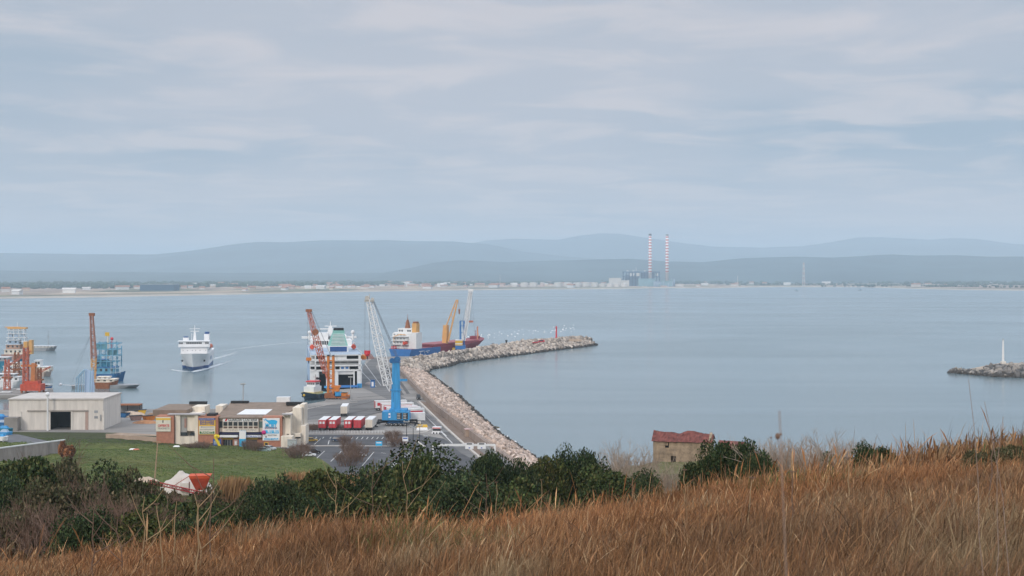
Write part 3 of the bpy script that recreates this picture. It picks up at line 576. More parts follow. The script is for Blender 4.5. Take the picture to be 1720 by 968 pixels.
def trailer(px, py, rz, sidem, roofm, endm, label, group, L_=13.2, band=None, Wd=2.55, z=Z0, windows=False):
    v = at(px, py, z); e = empty('trailer', v, rz, label, 'trailer', group); H0, H1 = 1.15, 3.95
    MB().box(-Wd/2, Wd/2, 0, L_, H0, H1).build('cargo_box', sidem, e)
    MB().box(-Wd/2-.02, Wd/2+.02, -.02, L_+.02, H1, H1+.10).build('roof', roofm, e)
    d = MB()
    for s in (-1, 1): d.box(min(s*.03, s*(Wd/2-.06)), max(s*.03, s*(Wd/2-.06)), -.07, 0, H0+.1, H1-.1)
    dd = link('rear_door', d.mesh('rear_door', endm), e)
    l = MB()
    for x in (-.75, -.35, .35, .75): l.tube((x, -.11, H0+.15), (x, -.11, H1-.15), .03, None, 4)
    l.build('door_bar', steel, dd)
    if windows:
        for x in (-.55, .55): MB().box(x-.38, x+.38, -.10, -.07, H1-1.35, H1-.55).build('white_panel', whiteb, dd)
    if band:
        for s in (-1, 1): MB().box(min(s*(Wd/2), s*(Wd/2+.02)), max(s*(Wd/2), s*(Wd/2+.02)), .8, L_-.8, H0+.9, H1-.7).build('side_band', band, e)
    MB().box(-1.1, 1.1, .1, L_-.3, .85, H0).build('chassis', blk, e)
    for yy in (1.2, 2.5, 3.8):
        for s in (-1, 1): link('wheel', WHT, e, (s*1.05, yy, .5))
    for s in (-1, 1): MB().box(s*.9-.08, s*.9+.08, L_-3.2, L_-3.0, 0, .9).build('landing_leg', steel, e)
    return e
for i, (px, lab) in enumerate([(541, 'red trailer at the left end of the row facing the parking lot'), (558, 'red trailer second from the left in the row facing the parking lot'), (584, 'red trailer third from the left in the row facing the parking lot'), (600, 'red trailer beside the white one in the row facing the parking lot')]):
    trailer(px, 724.5, R(-1), red, white, red, lab, 'trailers backed up to the parking lot kerb', windows=i != 3)
trailer(619.5, 724, R(-1), cream2, white, cream, 'dirty white trailer at the right end of the row facing the parking lot', 'trailers backed up to the parking lot kerb')
trailer(577.5, 700, R(3), cream2, white, cream, 'lone white trailer in the middle of the empty apron', 'trailers on the apron')
A_ = R(-72)
for px, py, sm, em, bd, lab in [(629.5, 690, white, red, red, 'white trailer with red end, farthest of the stack beside the blue crane'), (640, 694.5, white, red, red, 'white trailer with red stripe, second farthest beside the blue crane'), (645.5, 700, red, red, white, 'red sided trailer in the middle of those beside the blue crane'), (650, 702, white, white, red, 'white trailer with a red side band, second nearest beside the blue crane'), (656, 705, white, red, red, 'red striped trailer just behind the blue crane body')]:
    trailer(px, py, A_, sm, white, em, lab, 'trailers parked side by side behind the blue crane', band=bd)
trailer(684, 711.5, R(-80), white, white, cream, 'plain white trailer sticking out right of the blue crane body', 'trailers parked side by side behind the blue crane', L_=6.6)
# ================= CRANES =================
def crane_big():
    D = 527; s = F/D; v = at(666, 706); X0 = xat(666, D); e = empty('harbour_crane', (X0, D, Z0), 0, 'bright blue tower crane with a white lattice boom, nearest of the cranes', 'crane', 'harbour cranes')
    lx = lambda px: (px-666)/s; lz = lambda py: CH-(py-HZ)/s-Z0
    t = MB(); t.frus((-2.0, 1.55, -1.6, 1.6), (-1.75, 1.35, -1.4, 1.4), 4.2, lz(655)); t.frus((-1.72, 1.32, -1.38, 1.38), (-1.45, 1.15, -1.2, 1.2), lz(655), lz(609)); t.box(-2.1, 1.75, -1.7, 1.7, lz(656), lz(654)); tw = t.build('tower', craneb, e)
    MB().box(-1.2, -1.0, -1.5, -1.42, 6, 12).build('ladder', craneb2, tw)
    h = MB(); h.box(-2.4, 1.6, -1.5, 1.5, lz(609), lz(608)); h.tube((-1.6, -1, lz(606)), (-1.6, 1, lz(606)), 1.0, None, 10); h.tube((.3, -1, lz(604)), (.3, 1, lz(604)), 1.2, None, 10); h.bar((-.6, 0, lz(608)), (.3, 0, lz(600)), .5); h.build('sheave_head', craneb2, e)
    b = MB(); b.frus((-5.0, 5.0, -4, 4.5), (-5.0, 4.8, -4, 4.5), 2.3, 5.3); b.box(-2.5, 4, -3, 4, 5.3, 6.1); bd = b.build('machinery_house', craneb, e)
    for i, x in enumerate((.4, 2.6)):
        lv = MB(); lv.box(x, x+1.9, -4.06, -4.0, 2.6, 5.0)
        o = lv.build('louvre', dark, bd)
        for k in range(4): pass
    lv = MB()
    for x in (.6, 2.8):
        for k in range(4): lv.box(x, x+1.1, -4.12, -4.06, 2.9+k*.55, 3.05+k*.55)
    lv.build('white_slat', white, bd); MB().box(-2.6, -1.9, -4.05, -4.0, 3.2, 4.9).build('number_board', whiteb, bd); MB().box(-2.55, -2.0, -4.08, -4.05, 3.7, 4.2).build('number_mark', bluep, bd)
    c = MB(); c.box(-3.6, 4.5, -2.2, 2.2, 1.0, 2.2); c.tube((0, 0, 2.1), (0, 0, 2.4), 2.2, None, 14); c.build('undercarriage', craneb2, e)
    for sx_ in (-1, 1):
        for yy in (-4.6, 4.6):
            o = MB(); o.bar((sx_*2.8, yy*.4, 1.6), (sx_*7.2, yy, 1.5), .5); o.bar((sx_*7.2, yy, 1.6), (sx_*7.2, yy, .2), .4); o.cbox(sx_*7.2, yy, 0, 1.6, 1.6, .2); o.build('outrigger', dark, e)
    for i in range(5):
        for sx_ in (-1, 1): link('wheel', WHT, e, (-3.4+i*1.7, sx_*2.4, .6)).rotation_euler = (0, 0, R(90))
    MB().tube((1.2, -1.2, lz(640)), (3.6, -1.2, lz(640)), .1, None, 4).box(1.3, 4.1, -1.9, -.4, lz(640), lz(639.3)).box(1.3, 4.1, -1.9, -1.8, lz(639), lz(636)).build('side_platform', craneb, e)
    p0 = Vector((lx(655), -2.2, lz(657))); p1 = Vector((lx(618), 4, lz(504)))
    bm = MB(); mid = p0.lerp(p1, .55); k = p0.lerp(p1, .07)
    bm.lattice(k, mid, 2.3, 2.5, 9, .17, .09); bm.lattice(mid, p1, 2.5, 1.5, 9, .16, .085)
    for a, b_ in ((-.9, -.9), (.9, .9), (.9, -.9), (-.9, .9)): bm.tube(p0, k+Vector((a, b_, .2)), .14, .14, 5)
    bo = bm.build('boom', white, e)
    hd = MB(); hd.tube(p1+Vector((-.6, -1.1, .6)), p1+Vector((-.6, 1.1, .6)), .9, None, 10); hd.tube(p1+Vector((1.3, -.9, .2)), p1+Vector((1.3, .9, .2)), .6, None, 10); hd.box(p1.x-1.7, p1.x+1.9, p1.y-.8, p1.y+.8, p1.z-.7, p1.z-.1); hd.bar(p1, p1+Vector((.2, 0, 2.2)), .2); hd.build('boom_head', mat('dirty_white', (.50, .48, .44), .7, .2, 1), bo)
    w_ = MB(); r_ = .05
    for dy in (-.7, .7): w_.tube(p1+Vector((1.0, dy, .6)), (.2, dy, lz(602)), r_, None, 4, 0, False); w_.tube(p1+Vector((1.6, dy, .0)), (1.2, dy, lz(607)), r_, None, 4, 0, False)
    for t_ in (.25, .45, .65): w_.tube(p0.lerp(p1, t_)+Vector((1.0, 0, .3)), (.6, 0, lz(604)), .035, None, 4, 0, False)
    hz0 = lz(590)
    for dx in (-1.3, .45): w_.tube((lx(617)+dx, 4, p1.z), (lx(617)+dx, 4, hz0), r_, None, 4, 0, False)
    w_.build('cables', wire, e)
    hk = MB(); hk.box(lx(617)-1.5, lx(617)+.7, 3.5, 4.5, hz0-1.2, hz0); hk.ball((lx(617)-.4, 4, hz0-1.3), 1.0, 8); hk.build('hook_block', red, e); MB().tube((lx(617)-.4, 4, hz0-2.2), (lx(617)-.4, 4, hz0-3.4), .25, .12, 6).build('hook', blk, e)
crane_big()
def crane_orange():
    D = 640; s = F/D; X0 = xat(557, D); e = empty('harbour_crane', (X0, D, Z0), 0, 'orange lattice crane with a faded red boom standing beside the tug', 'crane', 'harbour cranes')
    lx = lambda px: (px-557)/s; lz = lambda py: CH-(py-HZ)/s-Z0
    t = MB()
    for a in (lx(551.5), lx(560)):
        t.box(a-.42, a+.42, -1.5, -.7, 1.4, lz(598)); t.box(a-.42, a+.42, .7, 1.5, 1.4, lz(598)); 
    for z in (4, 6.6, 9, 13, 17): t.box(lx(551.5), lx(560), -1.3, -1.0, z, z+.35); t.box(lx(551.5), lx(560), 1.0, 1.3, z, z+.35)
    for z in (1.5, 5.0, 8.5): t.bar((lx(551.5), -1.2, z), (lx(560), -1.2, z+3.2), .18); t.bar((lx(560), 1.2, z), (lx(551.5), 1.2, z+3.2), .18)
    t.build('tower', orange, e); MB().box(lx(550), lx(553.5), -1.7, 1.7, lz(598), lz(596.4)).box(lx(558.5), lx(561), -1.7, 1.7, lz(598), lz(596.8)).build('sheave_head', dark, e)
    b = MB(); b.box(lx(546), lx(588), -2.6, 3, .5, 1.5); b.box(lx(546), lx(562), -2, 2.2, 1.5, 2.6); bs = b.build('base', rust, e)
    MB().box(lx(562), lx(570), -2.4, 2.4, 3.5, 5.2).box(lx(556), lx(572), -2.2, 2.2, 5.2, 5.9).build('deck_beam', orange, e)
    MB().box(lx(564), lx(573.7), -2.6, 2.0, lz(666), lz(658.5)).build('machinery_house', craneb, e)
    MB().box(lx(574.5), lx(583), -2.5, 2.4, lz(676)+.3, lz(660)).box(lx(584), lx(587.5), -2, 1, lz(675), lz(663)).box(lx(574), lx(584), -2.6, 2.5, lz(661), lz(660)).build('counterweight', orange, e)
    for i in range(8):
        for sy in (-1, 1): link('wheel', WHT, e, (-2.5+i*1.5, sy*2.2, .5)).rotation_euler = (0, 0, R(90))
    p0 = Vector((lx(552), -2.6, lz(640))); p1 = Vector((lx(518), 1, lz(523)))
    bm = MB(); k = p0.lerp(p1, .12); m_ = p0.lerp(p1, .5); bm.lattice(k, m_, 1.6, 2.2, 8, .17, .10); bm.tube(p0, k, .3, .5, 5); bm.lattice(m_, p1, 2.2, 1.2, 9, .15, .09)
    bo = bm.build('boom', redor, e); c = p0.lerp(p1, .70); MB().tube(c+Vector((.5, -1.4, 0)), c+Vector((.5, 1.0, 0)), 1.35, None, 12).build('cable_drum', rust, bo)
    MB().box(p1.x-1.3, p1.x+1.4, p1.y-.8, p1.y+.8, p1.z-.3, p1.z+.9).build('boom_head', rust, bo)
    w_ = MB(); h0 = lz(601)
    for dx in (-.5, .5): w_.tube((p1.x+dx, 1, p1.z), (p1.x+dx, 1, h0), .045, None, 4, 0, False)
    for dy in (-1, 1): w_.tube(p1+Vector((1.2, dy*.4, .3)), (lx(556), dy, lz(598)), .05, None, 4, 0, False)
    w_.build('cables', wire, e); MB().box(p1.x-1.1, p1.x+1.1, .3, 1.7, h0-1.4, h0).build('hook_block', orange, e); MB().tube((p1.x, 1, h0-1.4), (p1.x, 1, h0-2.6), .35, .2, 6).build('hook', blk, e)
crane_orange()
def crane_far():
    D = 1045; s = F/D; X0 = xat(776, D); e = empty('harbour_crane', (X0, D, Z0), 0, 'dark blue crane with a white lattice boom standing by the cargo ship', 'crane', 'harbour cranes')
    lx = lambda px: (px-776)/s; lz = lambda py: CH-(py-HZ)/s-Z0
    t = MB()
    for a in (lx(773.2), lx(779.5)): t.box(a-.55, a+.55, -.6, .6, 3.5, lz(539))
    for z in (8, 13, 18, lz(540)): t.box(lx(773), lx(780), -.3, .3, z, z+.5)
    t.build('tower', seablue, e)
    h = MB(); h.box(lx(765), lx(777), -3, 3, 4.0, 7.6); hh = h.build('machinery_house', yellow, e); MB().box(lx(765)-.05, lx(777)+.05, -3.05, 3.05, 4.9, 5.6).build('white_band', white, hh); MB().box(lx(765)-.1, lx(777)+.1, -3.1, 3.1, 7.6, 8.3).build('roof', white, hh)
    MB().box(lx(765), lx(782), -3.4, 3.4, 1.2, 4.0).build('undercarriage', seablue, e); MB().box(lx(760), lx(764.6), -2, 2, 0, 2.2).build('step_box', yellow, e)
    for i in range(4):
        for sy in (-1, 1): link('wheel', WHT, e, (-4+i*2.2, sy*3.2, .55)).rotation_euler = (0, 0, R(90))
    p0 = Vector((lx(779), -1.2, lz(572))); p1 = Vector((lx(790.5), 2, lz(490))); b = MB(); b.lattice(p0, p0.lerp(p1, .5), 1.6, 2.4, 7, .32, .13); b.lattice(p0.lerp(p1, .5), p1, 2.4, 1.7, 8, .32, .13); bo = b.build('boom', white, e)
    MB().box(p1.x-1.9, p1.x+1.9, p1.y-1, p1.y+1, p1.z, p1.z+1.8).build('boom_head', white, bo); MB().box(lx(779), lx(784), -1, 1, lz(562), lz(556)).build('counterweight', white, e)
    w_ = MB(); x = lx(791); w_.tube((x, 2, p1.z), (x, 2, lz(544)), .09, None, 4, 0, False); w_.tube((lx(792.5), 2, p1.z), (lx(798), 2, lz(575)), .07, None, 4, 0, False)
    for dy in (-.5, .5): w_.tube(p1+Vector((-.5, dy, 0)), (lx(777), dy, lz(540)), .06, None, 4, 0, False)
    w_.build('cables', wire, e); MB().box(x-1.6, x+1.6, 1.2, 2.8, lz(542), lz(539)).build('hook_block', redor, e)
crane_far()
# ================= SHIPS =================
def hull(mb, L_, B, H, zs=None, mis=None, sternw=.96, bow=.3, rake=.06, flare=.18, sheer=0.0, deck=0, n=18, bulb=1.6):
    zs = zs or [-1.0, 0, H*.25, H*.5, H]; mis = mis or [0]*len(zs); ts = [0]+[i/(n-1)*(1-bow)+0 for i in range(1, n)]+[1-bow+bow*(j/10)**.8 for j in range(1, 11)]
    rows = []
    for t in ts:
        r_ = []
        for z in zs:
            zf = max(0, min(1, z/H)); b = B/2*(sternw+(1-sternw)*min(1, t/.12))
            if t < .1: b *= 1-(1-zf)*.25*(1-t/.1)
            t0 = 1-bow*(1-.35*zf)
            if t > t0: u = (t-t0)/(1-t0); b *= max(0.0, 1-u**(bulb+.8*zf))
            b *= 1-flare*(1-zf)*(1 if t > .7 else .15)
            y = t*L_*(1-rake*(1-zf)*max(0, (t-.6)/.4)); zz = z+(sheer*max(0, (t-.6)/.4)**2*zf)
            r_.append((b, y, zz))
        rows.append(r_)
    k = len(zs); base = len(mb.v)
    for sgn in (-1, 1):
        for r_ in rows: mb.v += [(sgn*b, y, z) for b, y, z in r_]
    m_ = len(rows)*k
    for i in range(len(rows)-1):
        for j in range(k-1):
            a = base+i*k+j; mb.f.append((a, a+1, a+k+1, a+k)); mb.m.append(mis[j]); a += m_; mb.f.append((a, a+k, a+k+1, a+1)); mb.m.append(mis[j])
        a = base+i*k+k-1; mb.f.append((a, a+m_, a+m_+k, a+k)); mb.m.append(deck)
    for j in range(k-1): a = base+j; mb.f.append((a, a+m_, a+m_+1, a+1)); mb.m.append(mis[j])
    return mb
def wins(parent, xs_, y, z, w_, h_, m_=None, name='window', t=.06, axis='x'):
    for x in xs_:
        me = MB().box(x-w_/2, x+w_/2, y-t, y, z, z+h_) if axis == 'x' else MB().box(y, y+t if t > 0 else y-t, x-w_/2, x+w_/2, z, z+h_)
        link(name, me.mesh(name, m_ or glass), parent)
def lifeboat(parent, x, y, z, L_=7, m_=None):
    mb = MB(); n_ = 8
    for i in range(n_):
        a, b = i/n_, (i+1)/n_; f_ = lambda t: max(.15, math.sin(math.pi*(.08+.84*t)))**.6
        ra, rb_ = 1.35*f_(a), 1.35*f_(b); mb.frus((x-ra*.6, x+ra*.6, y+a*L_, y+b*L_), (x-ra, x+ra, y+a*L_, y+b*L_), z, z+1.0); mb.frus((x-ra, x+ra, y+a*L_, y+b*L_), (x-ra*.45, x+ra*.45, y+a*L_, y+b*L_), z+1.0, z+2.3)
    return mb.build('lifeboat', m_ or mat('lifeboat_orange', (.72, .10, .05), .5, .1, 1), parent)
def ferry_docked():
    D = 706; s = F/D; X0 = xat(564.3, D); e = empty('ferry', (X0, D, 0), R(9.0), 'large white ferry with a green funnel moored stern to at the quay', 'ferry')
    zz = lambda v: CH-(530+v/6.45-HZ)/s; lx = lambda u: (500+u/6.45-564.3)/s/math.cos(R(9))*1.0
    HB = 12.7
    mb = MB(); hull(mb, 138, 25.4, zz(600), [-1, 0, 2.2, 6.5, zz(600)], [1, 1, 0, 0], sternw=1.0, bow=.28, rake=.07, flare=.12, sheer=3, deck=2)
    # aft end is open: hull starts at the door frame
    mb.build('hull', [ferryblue, navy, ltblue], e, (0, 7, 0))
    st = MB(); T = [(190, 230), (415, 440), (600, 615), (640, 680)]
    for a, b in T: st.box(lx(a), lx(b), 0, 1.2, 1.2, zz(600))
    for a, b in ((425, 436), (475, 490), (535, 552), (588, 606)): st.box(-HB, HB, 0 if a != 475 else -.02, 7.3, zz(b), zz(a))
    for v0, v1 in ((425, 606),):
        for a, b in ((190, 204), (655, 680)): st.box(lx(a), lx(b), .0, 7, zz(v1), zz(v0))
    for a, b in ((300, 425), (430, 530)): st.box(lx(a), lx(b), .9, 1.0, zz(480), zz(436))
    st.box(-HB, HB, 6.6, 7.2, zz(606), zz(425)); st.box(lx(300), lx(410), 1.4, 1.5, zz(590), zz(552)); st.box(lx(455), lx(560), 1.0, 1.1, zz(590), zz(550))
    for a in (230, 320): st.box(lx(a), lx(a+8), .5, .8, 1.2, zz(606))
    st.box(lx(310), lx(415), .4, 1, 1.2, zz(606)); st.box(lx(440), lx(600), .8, 1, zz(642), zz(606)); st.box(-HB, lx(204), .3, 7, 1.2, zz(600)); st.box(lx(660), HB, .3, 7, 1.2, zz(600))
    for x in (lx(330), lx(460), lx(540)): st.box(x-.1, x+.1, .1, .3, zz(535), zz(490))
    a_ = st.build('stern_frame', white, e)
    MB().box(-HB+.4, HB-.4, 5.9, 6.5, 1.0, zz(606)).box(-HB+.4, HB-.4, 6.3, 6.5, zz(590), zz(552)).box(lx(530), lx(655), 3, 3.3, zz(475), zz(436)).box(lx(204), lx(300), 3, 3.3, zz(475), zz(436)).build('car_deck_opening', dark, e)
    for u in (485, 533): MB().box(lx(u-15), lx(u+15), .9, 1.0, zz(582), zz(558)).build('window', seablue, a_)
    MB().box(lx(252), lx(282), .35, .45, zz(645), zz(600)).build('window', glass, a_)
    MB().box(-HB+.2, HB-.2, .02, .10, zz(500), zz(492)).box(-HB+.2, HB-.2, .02, .08, zz(530), zz(520)).build('railing', steel, a_)
    for a, b, v in ((445, 650, 770), (290, 430, 775)):
        MB().frus((lx(a), lx(b), -2.5, 1), (lx(a), lx(b), -1.5, 1), zz(v+8), zz(v-12)).build('ramp', craneb if v > 770 else seablue, e)
    MB().box(lx(640), lx(690), -.8, 1.4, .8, zz(740)).build('blue_corner', craneb, e)
    zd = zz(425)
    MB().box(-HB, HB, 7.2, 104, zz(600)-.1, zd).build('upper_hull', ferryblue, e); dk = MB().box(-HB+.2, HB-.2, .2, 100, zd, zd+.12).build('weather_deck', ltblue, e)
    rr = MB(); 
    for zr_ in (.6, 1.1): rr.tube((-HB, .1, zd+zr_), (HB, .1, zd+zr_), .05, None, 4); rr.tube((-HB, .1, zd+zr_), (-HB, 80, zd+zr_), .05, None, 4); rr.tube((HB, .1, zd+zr_), (HB, 80, zd+zr_), .05, None, 4)
    for i in range(9): rr.tube((-HB+i*3.17, .1, zd), (-HB+i*3.17, .1, zd+1.1), .05, None, 4)
    rr.build('deck_rail', white, e)
    # funnel on its casing
    y0 = 24; fx = 1.9; c = MB(); c.box(fx-5, fx+5.2, y0-2, y0+12, zd, zd+3.2); cs = c.build('funnel_casing', white, e); MB().box(fx-4.2, fx+4.4, y0-2.08, y0-2, zd+.3, zd+2.8).build('blue_door', navy, cs)
    f_ = MB(); f_.frus((fx-5.0, fx+5.0, y0-.5, y0+11), (fx-2.6, fx+3.2, y0+2, y0+10), zd+3.2, zd+9.6); f_.box(fx-2.4, fx+3.4, y0+2, y0+10, zd+9.6, zd+10.9); fn = f_.build('funnel', green, e); MB().box(fx-2.0, fx+3.0, y0+2.6, y0+9, zd+10.9, zd+12.1).build('exhaust', dark, fn)
    for k in range(8):
        q = k/8; z = zd+3.9+k*.72; w_ = 3.6-1.1*q; MB().box(fx-w_, fx+w_+.3, y0-.62+2.5*q*.95, y0-.1+2.5*q, z, z+.25).build('louvre', white, fn)
    # accommodation and bridge
    hs = MB(); hs.box(-HB+1.2, HB-1.2, 62, 112, zd, zd+1.0); hs.box(-HB+1.6, HB-1.4, 76, 114, zd+1.0, zd+3.7); hh = hs.build('accommodation', white, e)
    hs2 = MB(); hs2.box(-HB-3, HB+2.2, 98, 103, zd+3.7, zd+4.8); hs2.box(-9, 9, 90, 112, zd+3.7, zd+5.6); hs2.box(-8.5, -1.5, 80, 92, zd+3.7, zd+7.4); br = hs2.build('bridge', white, e)
    wins(hh, [-8, -6.8, -5.6, -4.4, -3.2, -2, 5.5, 6.8, 8.0, -9.4], 76, zd+1.3, .9, 2.0)
    wins(br, [-7.8, 5.6, 7], 90, zd+4.1, 1.0, 1.2)
    ms = MB(); ms.frus((-2.2, 2.0, 86, 90), (-.8, .8, 87, 89), zd+5.4, zd+11.2); ms.box(-6.5, 7, 87.6, 88.4, zd+9.2, zd+9.7); ms.box(-3.2, 3.4, 87.6, 88.4, zd+10.8, zd+11.2); ms.tube((0, 88, zd+11), (0, 88, zd+13.6), .3, .15, 6); ms.build('mast', white, e)
    for x, y, z in ((-12.4, 90, 7.4), (6.6, 84, 7.6), (13.2, 84, 7.8)):
        d_ = MB(); d_.ball((x*.92, y, zd+z), 1.1, 10); d_.tube((x*.92, y, zd+3.2), (x*.92, y, zd+z-1), .6, None, 6); d_.build('radar_dome', white, e)
    lifeboat(e, -HB+1.8, 38, zd+.7, 9); lifeboat(e, HB-2.0, 38, zd+.7, 9)
    dv = MB()
    for x in (-HB+1.6, HB-1.8):
        for y in (39.5, 45.5): dv.bar((x-.2, y, zd), (x, y, zd+4.0), .3); dv.bar((x, y, zd+4.0), (x*1.06, y, zd+3.6), .3)
    dv.build('davits', white, e)
    mb = MB(); mb.box(HB-.2, HB+2.4, 3, 12, zz(480), zz(440)); mb.build('orange_awning', orange, e)
ferry_docked()
def ferry_coming():
    X, D = xat(323, 862), 862.0; s = F/D; e = empty('ferry', (X, D, 0), R(188.6), 'white ferry with a blue waterline arriving across open water', 'ferry')
    mb = MB(); hull(mb, 92, 16.8, 9.4, [-1, 0, 1.9, 5, 9.4], [1, 1, 0, 0], sternw=.98, bow=.30, rake=.09, flare=.42, sheer=1.2, deck=0, bulb=1.7); mb.build('hull', [mat('ferry_white', (.80, .80, .80), .45, .06, .3), navy], e, (0, -92+2, 0))
    W_ = MATS['ferry_white']
    h = MB(); h.box(-8.0, 8.0, -62, -15, 9.3, 13.6); h.box(-7.4, 7.4, -60, -16, 13.6, 14.4); hh = h.build('accommodation', W_, e)
    b = MB(); b.box(-9.4, 9.4, -20, -13.6, 13.8, 15.4); b.box(-8.6, 8.6, -21, -14.2, 15.4, 17.2); b.box(-9.6, 9.6, -21, -13.4, 17.2, 17.6); br = b.build('bridge', W_, e)


    for x in (-8.4, -7.2, 7.2, 8.4): link('window', MB().box(x-.45, x+.45, -14.2, -14.1, 15.7, 16.6).mesh('window', glass), br)
    for i in range(9): link('window', MB().box(-4.6+i*1.05, -3.8+i*1.05, -14.2, -14.08, 15.7, 16.7).mesh('window', glass), br)
    for x in (-7.0, -3.6, -1, 1, 4, 6.6): link('window', MB().box(x-.22, x+.22, -15.0, -14.92, 11.4, 12.0).mesh('window', grey), hh)
    for i in range(8): link('window', MB().box(-8.06, -7.98, -56+i*4.6, -54.6+i*4.6, 11, 12.0).mesh('window', grey), hh)
    m_ = MB(); m_.frus((-1.0, 1.0, -22, -20), (-.5, .5, -21.6, -20.6), 17.5, 22.6); m_.tube((0, -21, 22), (0, -21, 27), .3, .15, 6); m_.box(-2.6, 2.6, -21.2, -20.9, 23.0, 23.4); m_.box(-3.2, 3.2, -21.2, -20.9, 24.6, 24.9); m_.tube((1.8, -21, 17.5), (1.8, -21, 22), .15, None, 5); m_.build('mast', W_, e)
    for x in (-5.6, 5.4):
        f_ = MB(); f_.box(x-1.6, x+1.6, -56 if x < 0 else -24, -48 if x < 0 else -20, 13.6 if x < 0 else 17.5, 20.3 if x < 0 else 19.3); o = f_.build('funnel', W_, e); MB().box(x-1.3, x+1.3, -55 if x < 0 else -23.5, -50 if x < 0 else -21, 20.3 if x < 0 else 19.3, 21.6 if x < 0 else 20.0).build('funnel_top', navy, o)
    for x in (-6.6, 6.6): MB().box(x-.5, x+.5, -9.5, -7.5, 5.2, 6.3).build('anchor', dark, e)
    lifeboat(e, -8.6, -46, 12, 7, redor); lifeboat(e, 8.6, -46, 12, 7, redor)
    MB().box(-8.56, -8.44, -52, -40, 4.6, 6.6).build('hull_emblem', ltblue, e)
    # bow wave and wake
    foam = mat('foam', (.75, .78, .79), .9, .15, .3)
    m = bpy.data.materials.new('foam_patchy'); m.use_nodes = True; t = m.node_tree; b_ = t.nodes['Principled BSDF']; b_.inputs['Base Color'].default_value = (.72, .76, .78, 1); b_.inputs['Roughness'].default_value = .8
    tcn = t.nodes.new('ShaderNodeTexCoord'); n_ = t.nodes.new('ShaderNodeTexNoise'); n_.inputs['Scale'].default_value = .45; n_.inputs['Detail'].default_value = 8; t.links.new(tcn.outputs['Object'], n_.inputs['Vector'])
    a = t.nodes.new('ShaderNodeVertexColor'); a.layer_name = 'col'; r = t.nodes.new('ShaderNodeMath'); r.operation = 'ADD'; t.links.new(n_.outputs[0], r.inputs[0]); t.links.new(a.outputs[0], r.inputs[1])
    q = t.nodes.new('ShaderNodeMapRange'); t.links.new(r.outputs[0], q.inputs[0]); q.inputs[1].default_value = .6; q.inputs[2].default_value = 1.15; t.links.new(q.outputs[0], b_.inputs['Alpha'])
    V, Fq_, C = [], [], []
    def ribbon(pts):
        for i, (x, y, w_, dn) in enumerate(pts):
            V.extend([(x-w_, y, .06), (x, y-.3*w_, .08), (x+w_, y, .06)]); C.extend([(0, 0, 0), (dn,)*3, (0, 0, 0)])
            if i: b0 = len(V)-6; Fq_.extend([(b0, b0+1, b0+4, b0+3), (b0+1, b0+2, b0+5, b0+4)])
    def rib(pts): ribbon([(*at(a, b, 0).xy, w_, dn) for a, b, w_, dn in pts])
    rib([(318, 624.5, 2, .7), (309, 624, 3, 1.0), (300, 623, 3, .9), (292, 621.8, 2.5, .7), (285, 620.5, 1.5, .3)]); rib([(324, 625, 2, .7), (334, 622.5, 3.5, 1.0), (345, 619.5, 4, 1.0), (355, 616.5, 4.5, .9), (365, 613.5, 4, .75), (376, 610, 3, .4), (392, 605, 3, .2)])
    rib([(350, 605, 3, .5), (366, 601, 5, .4), (385, 596, 6, .3), (398, 591, 6, .22)]); rib([(356, 592, 3, .25), (400, 586, 5, .28), (440, 581, 7, .3), (480, 577, 8, .3), (516, 574.5, 8, .22)])
    ob = link('wake', npmesh('wake', V, Fq_, mats=[m], attr=np.array(C))); tag(ob, 'white foam of the bow wave and wake around the arriving ferry', 'wake', None, 'stuff')
ferry_coming()
